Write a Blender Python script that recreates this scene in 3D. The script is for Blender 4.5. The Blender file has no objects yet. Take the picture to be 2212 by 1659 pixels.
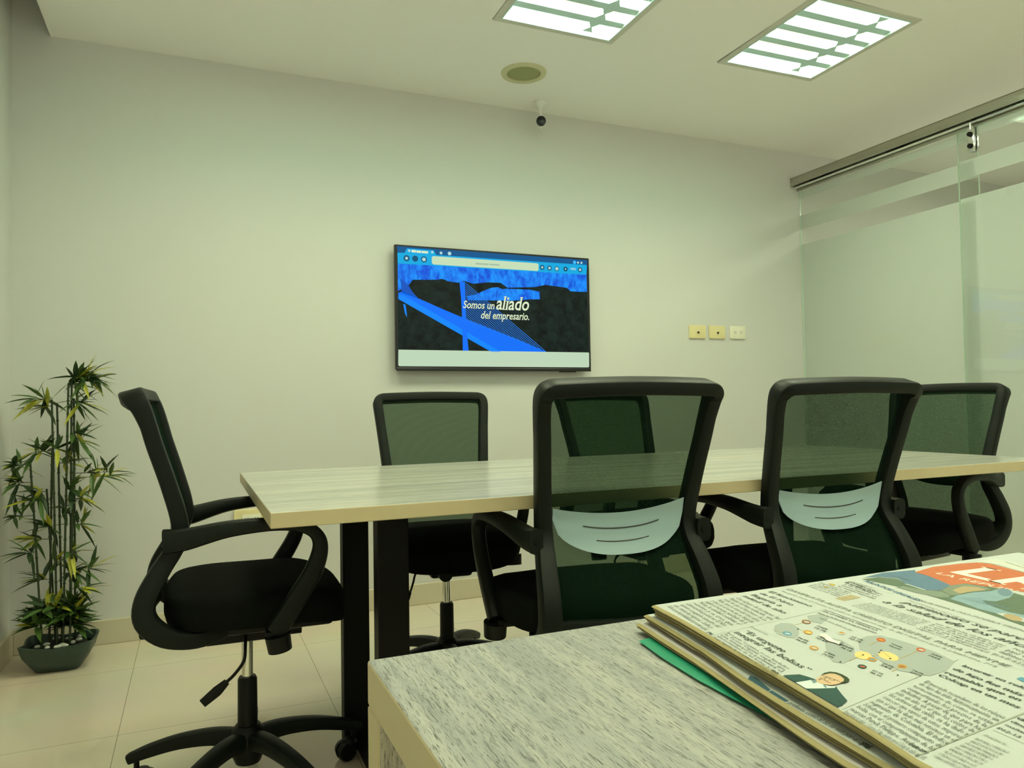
import bpy, bmesh, math, random
from mathutils import Vector, Matrix
random.seed(7)
S = bpy.context.scene
COL = S.collection
PI = math.pi

# ------------------------------------------------------------------ camera
cam_data = bpy.data.cameras.new('camera'); cam = bpy.data.objects.new('camera', cam_data); COL.objects.link(cam)
yaw, pitch, roll = 0.407031, 0.029681, -0.016467
fw = Vector((math.sin(yaw)*math.cos(pitch), math.cos(yaw)*math.cos(pitch), math.sin(pitch)))
rt = Vector((math.cos(yaw), -math.sin(yaw), 0)); up = rt.cross(fw)
r2 = rt*math.cos(roll) + up*math.sin(roll); u2 = -rt*math.sin(roll) + up*math.cos(roll)
cam.matrix_world = Matrix(((r2.x, u2.x, -fw.x, 0), (r2.y, u2.y, -fw.y, 0), (r2.z, u2.z, -fw.z, 1.0), (0, 0, 0, 1)))
cam_data.sensor_fit = 'HORIZONTAL'; cam_data.sensor_width = 36
cam_data.lens = 1595.39/2212*36
cam_data.clip_start = 0.02; cam_data.clip_end = 60
S.camera = cam

# ------------------------------------------------------------------ world, exposure
w = bpy.data.worlds.new('world'); S.world = w; w.use_nodes = True
w.node_tree.nodes['Background'].inputs[0].default_value = (0.98, 1.0, 0.76, 1)
w.node_tree.nodes['Background'].inputs[1].default_value = 1.15
S.view_settings.view_transform = 'Standard'; S.view_settings.look = 'None'
S.view_settings.gamma = 1; S.view_settings.use_curve_mapping = False
S.view_settings.exposure = 0.0
LAMP = (0.98, 1.0, 0.67)
LAMP_W = 26.0
CEIL = 2.632; WALL_Y = 3.671

def area_lamp(name, loc, sx, sy, watts, spread=180, rot=(0, 0, 0), color=LAMP):
    d = bpy.data.lights.new(name, 'AREA'); d.shape = 'RECTANGLE'; d.size = sx; d.size_y = sy
    d.energy = watts; d.color = color; d.spread = math.radians(spread)
    o = bpy.data.objects.new(name, d); COL.objects.link(o); o.location = loc; o.rotation_euler = rot
    return o
TROFFERS = [(1.453, 2.522), (2.597, 2.488), (0.309, 2.522), (1.453, 0.35), (2.597, 0.35), (0.309, 0.35)]  # the row over the desk is invented, added for more light
for lx, ly in TROFFERS:
    area_lamp('troffer_light', (lx, ly, CEIL+0.046), 0.50, 0.55, LAMP_W, 180)
for ly in (2.35, 0.6, -1.2):
    area_lamp('corridor_light', (4.75, ly, CEIL-0.03), 0.5, 0.5, 15.0, 170, color=(0.96, 1.0, 0.76))

# ------------------------------------------------------------------ materials
def nodes(name):
    m = bpy.data.materials.new(name); m.use_nodes = True
    nt = m.node_tree; b = nt.nodes.get('Principled BSDF'); return m, nt, b
def mat(name, col, rough=0.5, metal=0.0, spec=0.5, bump=None, noise=None):
    m, nt, b = nodes(name)
    b.inputs['Base Color'].default_value = (*col, 1); b.inputs['Roughness'].default_value = rough
    b.inputs['Metallic'].default_value = metal; b.inputs['Specular IOR Level'].default_value = spec
    if noise:
        sc, amt = noise
        tc = nt.nodes.new('ShaderNodeTexCoord'); n = nt.nodes.new('ShaderNodeTexNoise'); n.inputs['Scale'].default_value = sc
        n.inputs['Detail'].default_value = 4
        nt.links.new(tc.outputs['Object'], n.inputs['Vector'])
        mx = nt.nodes.new('ShaderNodeMix'); mx.data_type = 'RGBA'
        nt.links.new(n.outputs['Fac'], mx.inputs[0])
        mx.inputs[6].default_value = (*[max(0, c*(1-amt)) for c in col], 1); mx.inputs[7].default_value = (*[min(1, c*(1+amt)) for c in col], 1)
        nt.links.new(mx.outputs[2], b.inputs['Base Color'])
    if bump:
        sc, st = bump
        tc = nt.nodes.new('ShaderNodeTexCoord'); n = nt.nodes.new('ShaderNodeTexNoise'); n.inputs['Scale'].default_value = sc
        nt.links.new(tc.outputs['Object'], n.inputs['Vector'])
        bp = nt.nodes.new('ShaderNodeBump'); bp.inputs['Strength'].default_value = st; bp.inputs['Distance'].default_value = 0.002
        nt.links.new(n.outputs['Fac'], bp.inputs['Height']); nt.links.new(bp.outputs['Normal'], b.inputs['Normal'])
    return m
def emit(name, col, st):
    m, nt, b = nodes(name)
    b.inputs['Base Color'].default_value = (0, 0, 0, 1); b.inputs['Roughness'].default_value = 0.35
    b.inputs['Specular IOR Level'].default_value = 0.2
    b.inputs['Emission Color'].default_value = (*col, 1); b.inputs['Emission Strength'].default_value = st
    return m
def srgb(r, g, b):
    return tuple(((c/255)/12.92 if c/255 <= .04045 else ((c/255+.055)/1.055)**2.4) for c in (r, g, b))

M = {}
M['wall'] = mat('wall_paint', (0.66, 0.655, 0.63), 0.7, bump=(90, 0.05))
M['ceiling'] = mat('ceiling_paint', (0.93, 0.92, 0.90), 0.75)
M['baseboard'] = mat('baseboard_tile', (0.62, 0.56, 0.42), 0.3, noise=(3, 0.06))
M['plastic'] = mat('black_plastic', (0.0055, 0.0085, 0.0062), 0.46, spec=0.2, bump=(400, 0.08))
M['plastic_deep'] = mat('black_gloss_plastic', (0.005, 0.006, 0.005), 0.4, spec=0.2)
M['fabric'] = mat('black_seat_fabric', (0.005, 0.0062, 0.005), 0.9, spec=0.08, bump=(900, 0.3))
M['chrome'] = mat('chrome', (0.75, 0.76, 0.72), 0.12, 1.0)
M['steel'] = mat('brushed_steel', (0.50, 0.49, 0.42), 0.28, 1.0)
M['table_steel'] = mat('black_table_steel', (0.005, 0.005, 0.005), 0.5, spec=0.15)
M['lumbar'] = mat('pale_blue_plastic', (0.29, 0.41, 0.43), 0.3)
M['edge_band'] = mat('edge_band_oak', (0.54, 0.455, 0.27), 0.4, noise=(25, 0.07))
M['white_plastic'] = mat('white_plastic', (0.80, 0.80, 0.76), 0.4)
M['plate_cream'] = mat('cream_plate_plastic', (0.80, 0.70, 0.38), 0.4)
M['plate_white'] = mat('white_plate_plastic', (0.85, 0.82, 0.66), 0.4)
M['slot'] = mat('dark_slot', (0.02, 0.02, 0.015), 0.6)
M['speaker_ring'] = mat('speaker_ring_plastic', (0.62, 0.60, 0.38), 0.55)
M['grille'] = mat('speaker_grille_metal', (0.34, 0.36, 0.16), 0.6, bump=(700, 0.6))
M['camera_black'] = mat('camera_black', (0.003, 0.003, 0.003), 0.25)
M['troffer_frame'] = mat('troffer_frame_paint', (0.62, 0.62, 0.56), 0.5)
M['gap'] = mat('shadow_gap', (0.03, 0.03, 0.02), 0.8)
M['louver'] = mat('louver_aluminium', (0.55, 0.78, 0.80), 0.5, 0.0)
M['tube'] = emit('fluorescent_tube', (0.82, 1.0, 0.52), 2.2)
M['pot'] = mat('green_ceramic', (0.030, 0.060, 0.045), 0.42, noise=(30, 0.35))
M['soil'] = mat('dark_soil', (0.015, 0.014, 0.01), 0.9)
M['pebble'] = mat('pale_pebble', (0.55, 0.57, 0.5), 0.6)
M['cane'] = mat('bamboo_cane', (0.025, 0.045, 0.012), 0.5)
M['leaf'] = mat('leaf_green', (0.06, 0.125, 0.022), 0.45)
M['leaf_dark'] = mat('leaf_dark_green', (0.022, 0.055, 0.014), 0.5)
M['leaf_yellow'] = mat('leaf_yellow_green', (0.42, 0.42, 0.04), 0.5)
M['paper'] = mat('newsprint', (0.50, 0.535, 0.52), 0.85, spec=0.1)
M['paper_edge_shade'] = mat('newsprint_fold_shade', (0.36, 0.31, 0.16), 0.9, spec=0.1)  # same newsprint, shade of the folded edge put into a darker tan
M['paper_pink'] = mat('pinkish_newsprint', (0.52, 0.50, 0.48), 0.85, spec=0.1)
M['tv_black'] = mat('tv_black', (0.004, 0.004, 0.004), 0.3)

def wood_top(name, stretch, c0, c1, c2, rough, gscale=1.0, bump=0.25):
    m, nt, b = nodes(name); L = nt.links
    tc = nt.nodes.new('ShaderNodeTexCoord'); mp = nt.nodes.new('ShaderNodeMapping'); mp.inputs['Scale'].default_value = stretch
    L.new(tc.outputs['Object'], mp.inputs['Vector'])
    n1 = nt.nodes.new('ShaderNodeTexNoise'); n1.inputs['Scale'].default_value = 2.2*gscale; n1.inputs['Detail'].default_value = 5; n1.inputs['Distortion'].default_value = 0.6
    n2 = nt.nodes.new('ShaderNodeTexNoise'); n2.inputs['Scale'].default_value = 22*gscale; n2.inputs['Detail'].default_value = 8; n2.inputs['Roughness'].default_value = 0.7; n2.inputs['Distortion'].default_value = 0.8
    for n in (n1, n2): L.new(mp.outputs[0], n.inputs['Vector'])
    r1 = nt.nodes.new('ShaderNodeValToRGB'); r1.color_ramp.elements[0].position = 0.36; r1.color_ramp.elements[1].position = 0.64
    r1.color_ramp.elements[0].color = (*c0, 1); r1.color_ramp.elements[1].color = (*c1, 1)
    L.new(n1.outputs['Fac'], r1.inputs['Fac'])
    r2_ = nt.nodes.new('ShaderNodeValToRGB'); r2_.color_ramp.elements[0].position = 0.37; r2_.color_ramp.elements[1].position = 0.49
    L.new(n2.outputs['Fac'], r2_.inputs['Fac'])
    mx = nt.nodes.new('ShaderNodeMix'); mx.data_type = 'RGBA'
    L.new(r2_.outputs['Color'], mx.inputs[0]); mx.inputs[6].default_value = (*c2, 1); L.new(r1.outputs['Color'], mx.inputs[7])
    L.new(mx.outputs[2], b.inputs['Base Color']); b.inputs['Roughness'].default_value = rough
    bp = nt.nodes.new('ShaderNodeBump'); bp.inputs['Strength'].default_value = bump; bp.inputs['Distance'].default_value = 0.001
    L.new(n2.outputs['Fac'], bp.inputs['Height']); L.new(bp.outputs['Normal'], b.inputs['Normal'])
    return m
M['table_top'] = wood_top('ash_laminate_table', (0.6, 9, 9), (0.36, 0.37, 0.34), (0.50, 0.50, 0.43), (0.32, 0.33, 0.30), 0.25, 1.0, 0.02)
M['desk_top'] = wood_top('ash_laminate_desk', (20, 1.3, 10), (0.30, 0.31, 0.30), (0.43, 0.43, 0.39), (0.055, 0.06, 0.05), 0.45, 2.2, 0.5)
M['desk_panel'] = wood_top('ash_laminate_panel', (22, 10, 2.6), (0.40, 0.38, 0.30), (0.56, 0.52, 0.40), (0.10, 0.10, 0.07), 0.5, 2.2, 0.5)

def floor_mat():
    m, nt, b = nodes('porcelain_floor'); L = nt.links
    tc = nt.nodes.new('ShaderNodeTexCoord'); mp = nt.nodes.new('ShaderNodeMapping')
    mp.inputs['Location'].default_value = (0.22+6.5, -2.62+6.5, 0)
    L.new(tc.outputs['Object'], mp.inputs['Vector'])
    br = nt.nodes.new('ShaderNodeTexBrick'); br.offset = 0; br.squash = 1
    br.inputs['Scale'].default_value = 1; br.inputs['Brick Width'].default_value = 0.65; br.inputs['Row Height'].default_value = 0.65
    br.inputs['Mortar Size'].default_value = 0.0012; br.inputs['Mortar Smooth'].default_value = 0.1
    br.inputs['Color1'].default_value = (0.74, 0.67, 0.53, 1); br.inputs['Color2'].default_value = (0.76, 0.69, 0.545, 1); br.inputs['Mortar'].default_value = (0.34, 0.30, 0.22, 1)
    L.new(mp.outputs[0], br.inputs['Vector'])
    n = nt.nodes.new('ShaderNodeTexNoise'); n.inputs['Scale'].default_value = 2.5; n.inputs['Detail'].default_value = 6
    L.new(tc.outputs['Object'], n.inputs['Vector'])
    mx = nt.nodes.new('ShaderNodeMix'); mx.data_type = 'RGBA'; mx.blend_type = 'MULTIPLY'; mx.inputs[0].default_value = 0.25
    L.new(br.outputs['Color'], mx.inputs[6]); L.new(n.outputs['Color'], mx.inputs[7])
    L.new(mx.outputs[2], b.inputs['Base Color']); b.inputs['Roughness'].default_value = 0.05
    b.inputs['Specular IOR Level'].default_value = 0.5
    return m
M['floor'] = floor_mat()

def mesh_fabric():
    m, nt, b = nodes('black_mesh_fabric'); L = nt.links
    b.inputs['Base Color'].default_value = (0.003, 0.013, 0.006, 1); b.inputs['Roughness'].default_value = 0.8; b.inputs['Specular IOR Level'].default_value = 0.05
    tr = nt.nodes.new('ShaderNodeBsdfTransparent'); tr.inputs[0].default_value = (0.78, 1.0, 0.78, 1); mix = nt.nodes.new('ShaderNodeMixShader')
    uv = nt.nodes.new('ShaderNodeTexCoord'); sp = nt.nodes.new('ShaderNodeSeparateXYZ'); L.new(uv.outputs['UV'], sp.inputs[0])
    def wv(out, per):
        a = nt.nodes.new('ShaderNodeMath'); a.operation = 'MULTIPLY'; a.inputs[1].default_value = 2*PI/per; L.new(sp.outputs[out], a.inputs[0])
        c = nt.nodes.new('ShaderNodeMath'); c.operation = 'SINE'; L.new(a.outputs[0], c.inputs[0]); return c
    a, c = wv('X', 0.0046), wv('Y', 0.0034)
    mu = nt.nodes.new('ShaderNodeMath'); mu.operation = 'MULTIPLY'; L.new(a.outputs[0], mu.inputs[0]); L.new(c.outputs[0], mu.inputs[1])
    ma = nt.nodes.new('ShaderNodeMath'); ma.operation = 'MULTIPLY_ADD'; ma.inputs[1].default_value = 0.32; ma.inputs[2].default_value = 0.80; ma.use_clamp = True
    L.new(mu.outputs[0], ma.inputs[0]); L.new(ma.outputs[0], mix.inputs[0])
    L.new(tr.outputs[0], mix.inputs[1]); L.new(b.outputs[0], mix.inputs[2])
    L.new(mix.outputs[0], nt.nodes['Material Output'].inputs['Surface'])
    return m
M['mesh'] = mesh_fabric()

def schlick(nt):
    lw = nt.nodes.new('ShaderNodeLayerWeight'); lw.inputs[0].default_value = 0.5
    p = nt.nodes.new('ShaderNodeMath'); p.operation = 'POWER'; p.inputs[1].default_value = 5; nt.links.new(lw.outputs['Facing'], p.inputs[0])
    a = nt.nodes.new('ShaderNodeMath'); a.operation = 'MULTIPLY_ADD'; a.inputs[1].default_value = 0.96; a.inputs[2].default_value = 0.04
    nt.links.new(p.outputs[0], a.inputs[0]); return a
def clear_glass(name, tint):
    m, nt, b = nodes(name); L = nt.links
    tr = nt.nodes.new('ShaderNodeBsdfTransparent'); tr.inputs[0].default_value = (*tint, 1)
    gl = nt.nodes.new('ShaderNodeBsdfGlossy'); gl.inputs['Roughness'].default_value = 0.02
    fr = schlick(nt)
    mix = nt.nodes.new('ShaderNodeMixShader'); L.new(fr.outputs[0], mix.inputs[0]); L.new(tr.outputs[0], mix.inputs[1]); L.new(gl.outputs[0], mix.inputs[2])
    L.new(mix.outputs[0], nt.nodes['Material Output'].inputs['Surface']); return m
M['glass_edge_highlight'] = mat('polished_glass_highlight', (0.62, 0.80, 0.66), 0.15)  # pale opaque green paints the highlight along the polished pane edges
M['glass'] = clear_glass('clear_glass', (0.95, 0.97, 0.95))
def frosted():
    m, nt, b = nodes('frosted_film'); L = nt.links
    tl = nt.nodes.new('ShaderNodeBsdfTranslucent'); tl.inputs[0].default_value = (0.95, 0.96, 0.95, 1)
    df = nt.nodes.new('ShaderNodeBsdfDiffuse'); df.inputs[0].default_value = (0.70, 0.74, 0.71, 1)
    rf = nt.nodes.new('ShaderNodeBsdfRefraction'); rf.inputs['IOR'].default_value = 1.02; rf.inputs['Roughness'].default_value = 0.65; rf.inputs[0].default_value = (0.92, 0.95, 0.92, 1)
    m1 = nt.nodes.new('ShaderNodeMixShader'); m1.inputs[0].default_value = 0.45; L.new(tl.outputs[0], m1.inputs[1]); L.new(df.outputs[0], m1.inputs[2])
    m2 = nt.nodes.new('ShaderNodeMixShader'); m2.inputs[0].default_value = 0.35; L.new(m1.outputs[0], m2.inputs[1]); L.new(rf.outputs[0], m2.inputs[2])
    gl = nt.nodes.new('ShaderNodeBsdfGlossy'); gl.inputs['Roughness'].default_value = 0.25
    fr = schlick(nt)
    m3 = nt.nodes.new('ShaderNodeMixShader'); L.new(fr.outputs[0], m3.inputs[0]); L.new(m2.outputs[0], m3.inputs[1]); L.new(gl.outputs[0], m3.inputs[2])
    L.new(m3.outputs[0], nt.nodes['Material Output'].inputs['Surface']); return m
M['frost'] = frosted()
def folder_mat():
    m, nt, b = nodes('green_plastic_sheet'); L = nt.links
    b.inputs['Base Color'].default_value = (0.03, 0.38, 0.22, 1); b.inputs['Roughness'].default_value = 0.25
    tl = nt.nodes.new('ShaderNodeBsdfTransparent'); tl.inputs[0].default_value = (0.15, 0.70, 0.45, 1)
    mix = nt.nodes.new('ShaderNodeMixShader'); mix.inputs[0].default_value = 0.25
    L.new(b.outputs[0], mix.inputs[1]); L.new(tl.outputs[0], mix.inputs[2]); L.new(mix.outputs[0], nt.nodes['Material Output'].inputs['Surface']); return m
M['folder'] = folder_mat()

# ------------------------------------------------------------------ mesh helpers
def finish(name, bm, mats, parent=None, smooth=35, loc=None, rot=None):
    me = bpy.data.meshes.new(name)
    bmesh.ops.recalc_face_normals(bm, faces=bm.faces)
    bm.to_mesh(me); bm.free()
    for m in (mats if isinstance(mats, (list, tuple)) else [mats]): me.materials.append(m)
    if smooth:
        me.shade_smooth(); me.set_sharp_from_angle(angle=math.radians(smooth))
    o = bpy.data.objects.new(name, me); COL.objects.link(o)
    if parent: o.parent = parent
    if loc is not None: o.location = loc
    if rot is not None: o.rotation_euler = rot
    return o
def flat(name, bm, mats, parent=None):
    """printed or flat faces that must keep their own winding"""
    me = bpy.data.meshes.new(name); bm.to_mesh(me); bm.free()
    for m in (mats if isinstance(mats, (list, tuple)) else [mats]): me.materials.append(m)
    o = bpy.data.objects.new(name, me); COL.objects.link(o)
    if parent: o.parent = parent
    return o
def tag(o, label, cat, group=None, kind=None):
    o['label'] = label; o['category'] = cat
    if group: o['group'] = group
    if kind: o['kind'] = kind
    return o
def empty(name, loc, rz=0):
    o = bpy.data.objects.new(name, None); COL.objects.link(o); o.location = loc; o.rotation_euler = (0, 0, rz)
    o.empty_display_size = 0.05; return o
def struct(o): o['kind'] = 'structure'; return o
def box(bm, x0, x1, y0, y1, z0, z1, bev=0.0, mi=0, seg=2):
    g = bmesh.ops.create_cube(bm, size=1)
    vs = g['verts']
    for v in vs:
        v.co = Vector(((x0+x1)/2+v.co.x*(x1-x0), (y0+y1)/2+v.co.y*(y1-y0), (z0+z1)/2+v.co.z*(z1-z0)))
    fs = list({f for v in vs for f in v.link_faces})
    for f in fs: f.material_index = mi
    if bev:
        es = list({e for v in vs for e in v.link_edges})
        bmesh.ops.bevel(bm, geom=es, offset=bev, segments=seg, profile=0.5, affect='EDGES', material=-1)
def quad(bm, pts, mi=0):
    f = bm.faces.new([bm.verts.new(p) for p in pts]); f.material_index = mi; return f
def cyl(bm, p0, p1, r0, r1=None, n=20, mi=0, caps=True):
    p0, p1 = Vector(p0), Vector(p1); r1 = r0 if r1 is None else r1
    t = (p1-p0).normalized(); a = t.orthogonal().normalized(); b = t.cross(a)
    R0 = [bm.verts.new(p0+(a*math.cos(2*PI*i/n)+b*math.sin(2*PI*i/n))*r0) for i in range(n)]
    R1 = [bm.verts.new(p1+(a*math.cos(2*PI*i/n)+b*math.sin(2*PI*i/n))*r1) for i in range(n)]
    for i in range(n):
        f = bm.faces.new([R0[i], R0[(i+1) % n], R1[(i+1) % n], R1[i]]); f.material_index = mi
    if caps:
        bm.faces.new(R0[::-1]).material_index = mi; bm.faces.new(R1).material_index = mi
def lathe(bm, prof, c=(0, 0, 0), n=32, mi=0):
    rings = []
    for r, z in prof:
        if r < 1e-6: rings.append([bm.verts.new((c[0], c[1], c[2]+z))])
        else: rings.append([bm.verts.new((c[0]+r*math.cos(2*PI*i/n), c[1]+r*math.sin(2*PI*i/n), c[2]+z)) for i in range(n)])
    for A, B in zip(rings, rings[1:]):
        for i in range(n):
            if len(A) == 1 and len(B) == 1: continue
            if len(A) == 1: f = bm.faces.new([A[0], B[(i+1) % n], B[i]])
            elif len(B) == 1: f = bm.faces.new([A[i], A[(i+1) % n], B[0]])
            else: f = bm.faces.new([A[i], A[(i+1) % n], B[(i+1) % n], B[i]])
            f.material_index = mi
def catmull(P, k=6):
    P = [Vector(p) for p in P]; out = []
    for i in range(len(P)-1):
        p0 = P[i-1] if i else P[0]*2-P[1]; p1, p2 = P[i], P[i+1]; p3 = P[i+2] if i+2 < len(P) else P[-1]*2-P[-2]
        for j in range(k):
            t = j/k
            out.append(0.5*((2*p1)+(-p0+p2)*t+(2*p0-5*p1+4*p2-p3)*t*t+(-p0+3*p1-3*p2+p3)*t**3))
    out.append(P[-1]); return out
def lerp_list(V, k):
    out = []
    for i in range(len(V)-1):
        for j in range(k): out.append(V[i]+(V[i+1]-V[i])*j/k)
    out.append(V[-1]); return out
RR = []
for qx, qy in ((1, 1), (-1, 1), (-1, -1), (1, -1)):
    for a in ((0, 45, 90) if qx*qy > 0 else (90, 45, 0)):
        RR.append((qx, qy, math.cos(math.radians(a)), math.sin(math.radians(a))))
def sweep(bm, path, normals, ws, ts, round_=0.35, k=6, mi=0):
    """rounded-rectangle bar along a path; ws is its width across the normal, ts its depth along it"""
    P = catmull(path, k); N = [Vector(n) for n in lerp_list([Vector(n) for n in normals], k)]
    W = lerp_list(ws, k); T = lerp_list(ts, k); rings = []
    for i, p in enumerate(P):
        t = (P[min(i+1, len(P)-1)]-P[max(i-1, 0)]).normalized()
        n = (N[i]-t*N[i].dot(t)).normalized(); s = t.cross(n)
        r = round_*min(W[i], T[i]); ring = []
        for qx, qy, ca, sa in RR:
            ring.append(bm.verts.new(p+s*(qx*(W[i]/2-r)+qx*r*ca)+n*(qy*(T[i]/2-r)+qy*r*sa)))
        rings.append(ring)
    m = len(RR)
    for A, B in zip(rings, rings[1:]):
        for i in range(m):
            bm.faces.new([A[i], A[(i+1) % m], B[(i+1) % m], B[i]]).material_index = mi
    bm.faces.new(rings[0][::-1]).material_index = mi; bm.faces.new(rings[-1]).material_index = mi
# printed matter of the screen and the newspapers: outlines in screen and page coordinates
TVP = [('forest', [(0.0062, 0.8537), (0.9903, 0.8575), (0.994, 0.1464), (0.0024, 0.1433)], 0), ('city', [(0.0062, 0.8537), (0.9903, 0.8575), (0.991, 0.7005), (0.9415, 0.6967), (0.8971, 0.6976), (0.8755, 0.7264), (0.8426, 0.7324), (0.756, 0.7424), (0.7022, 0.7191), (0.6493, 0.7122), (0.5504, 0.6998), (0.5151, 0.7389), (0.4492, 0.7374), (0.3741, 0.7185), (0.3252, 0.739), (0.2957, 0.72), (0.2474, 0.7281), (0.2188, 0.7459), (0.1901, 0.7352), (0.0774, 0.7252), (0.0585, 0.6836), (0.0167, 0.6365), (0.0052, 0.6237)], 1), ('city', [(0.3878, 0.6287), (0.4332, 0.6695), (0.4688, 0.6932), (0.4993, 0.6999), (0.5246, 0.6851), (0.5503, 0.6914), (0.6701, 0.6925), (0.7229, 0.6796), (0.7246, 0.6112), (0.6688, 0.6072), (0.5746, 0.5879), (0.3476, 0.5763), (0.3382, 0.6085)], 1), ('field', [(0.3358, 0.4195), (0.4193, 0.3742), (0.7575, 0.1441), (0.6468, 0.1816), (0.5189, 0.2786), (0.3451, 0.3789)], 1), ('deck', [(0.0073, 0.612), (0.0303, 0.6256), (0.1036, 0.5713), (0.2253, 0.4866), (0.3455, 0.4077), (0.606, 0.248), (0.7575, 0.1441), (0.4613, 0.1379), (0.2332, 0.3493), (0.0068, 0.5604)], 2), ('deck2', [(0.0071, 0.5921), (0.03, 0.5938), (0.3199, 0.3205), (0.5119, 0.139), (0.4613, 0.1379), (0.2332, 0.3493), (0.0068, 0.5604)], 3), ('pylon', [(0.0178, 0.7358), (0.0561, 0.6754), (0.0718, 0.6289), (0.1035, 0.5673), (0.0233, 0.6132)], 2), ('deck2', [(0.0292, 0.5223), (0.0406, 0.5152), (0.0473, 0.4123), (0.0375, 0.4435)], 2), ('deck', [(0.3031, 0.7329), (0.3309, 0.7313), (0.3324, 0.5342), (0.3349, 0.3457), (0.3446, 0.1453), (0.3153, 0.1446), (0.3156, 0.3693), (0.311, 0.5819)], 4), ('tabstrip', [(0.0031, 0.9948), (0.997, 0.9908), (0.9939, 0.9392), (0.0062, 0.9371)], 1), ('bar', [(0.0053, 0.941), (0.0406, 0.9435), (0.994, 0.9463), (0.9902, 0.8558), (0.0062, 0.8522)], 2), ('bar', [(0.0383, 0.9408), (0.0502, 0.9821), (0.1787, 0.9811), (0.1925, 0.9381)], 3), ('url', [(0.1686, 0.9233), (0.1758, 0.9322), (0.7107, 0.9307), (0.7197, 0.9239), (0.7194, 0.8724), (0.7124, 0.8622), (0.1773, 0.8619), (0.1689, 0.8724)], 4), ('footer', [(0.0043, 0.1457), (0.9929, 0.1464), (0.9961, 0.1377), (0.9953, 0.0193), (0.9906, 0.0105), (0.0078, 0.0111), (0.0029, 0.0197)], 3), ('cable', [(0.3338, 0.7249), (0.7549, 0.1466), (0.7485, 0.1482), (0.3337, 0.7183)], 3), ('cable', [(0.3336, 0.7068), (0.7295, 0.1619), (0.7231, 0.1634), (0.3335, 0.7002)], 3), ('cable', [(0.3333, 0.6887), (0.7042, 0.177), (0.6978, 0.1786), (0.3333, 0.6821)], 3), ('cable', [(0.3331, 0.6706), (0.679, 0.1921), (0.6727, 0.1937), (0.333, 0.664)], 3), ('cable', [(0.3329, 0.6525), (0.654, 0.2072), (0.6477, 0.2087), (0.3328, 0.6459)], 3), ('cable', [(0.3327, 0.6344), (0.6291, 0.2221), (0.6228, 0.2236), (0.3326, 0.6278)], 3), ('cable', [(0.3324, 0.6163), (0.6043, 0.237), (0.5981, 0.2385), (0.3324, 0.6097)], 3), ('cable', [(0.3322, 0.5982), (0.5796, 0.2517), (0.5735, 0.2532), (0.3321, 0.5916)], 3), ('cable', [(0.332, 0.5801), (0.5551, 0.2665), (0.549, 0.2679), (0.3319, 0.5736)], 3), ('cable', [(0.3318, 0.562), (0.5307, 0.2811), (0.5246, 0.2825), (0.3317, 0.5555)], 3), ('cable', [(0.3315, 0.544), (0.5064, 0.2956), (0.5004, 0.2971), (0.3314, 0.5374)], 3), ('cable', [(0.3313, 0.5259), (0.4823, 0.3101), (0.4762, 0.3116), (0.3312, 0.5193)], 3), ('cable', [(0.3311, 0.5078), (0.4583, 0.3245), (0.4522, 0.326), (0.331, 0.5013)], 3), ('cable', [(0.3308, 0.4898), (0.4344, 0.3389), (0.4284, 0.3403), (0.3308, 0.4832)], 3), ('cable', [(0.3306, 0.4717), (0.4106, 0.3531), (0.4046, 0.3545), (0.3305, 0.4651)], 3), ('cable', [(0.3304, 0.4537), (0.3869, 0.3673), (0.381, 0.3687), (0.3303, 0.4471)], 3), ('cable', [(0.3302, 0.4356), (0.3634, 0.3815), (0.3575, 0.3828), (0.3301, 0.429)], 3), ('cable', [(0.3299, 0.4176), (0.3399, 0.3955), (0.3341, 0.3969), (0.3298, 0.411)], 3)]
TVC = [('ring', (0.0479, 0.8996), 0.0145), ('ring', (0.0886, 0.9008), 0.0145), ('ring', (0.1306, 0.899), 0.0145), ('ring', (0.7396, 0.8976), 0.0125), ('ring', (0.7799, 0.8956), 0.0125), ('ring', (0.8206, 0.8936), 0.0125), ('ring', (0.8699, 0.8959), 0.0125), ('ring', (0.9533, 0.8981), 0.0125), ('dot', (0.0479, 0.8996), 0.007), ('dot', (0.1306, 0.899), 0.009), ('dot', (0.7396, 0.8976), 0.006), ('dot', (0.7799, 0.8956), 0.007), ('dot', (0.8206, 0.8936), 0.009), ('dot', (0.8699, 0.8959), 0.004), ('dot', (0.9533, 0.8981), 0.007), ('dot', (0.2142, 0.9625), 0.007), ('dot', (0.256, 0.9632), 0.009), ('dot2', (0.9219, 0.9625), 0.009), ('dot', (0.942, 0.962), 0.006), ('dot', (0.9616, 0.9623), 0.006), ('dot', (0.0606, 0.9633), 0.006), ('dot', (0.1714, 0.9641), 0.006)]
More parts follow.
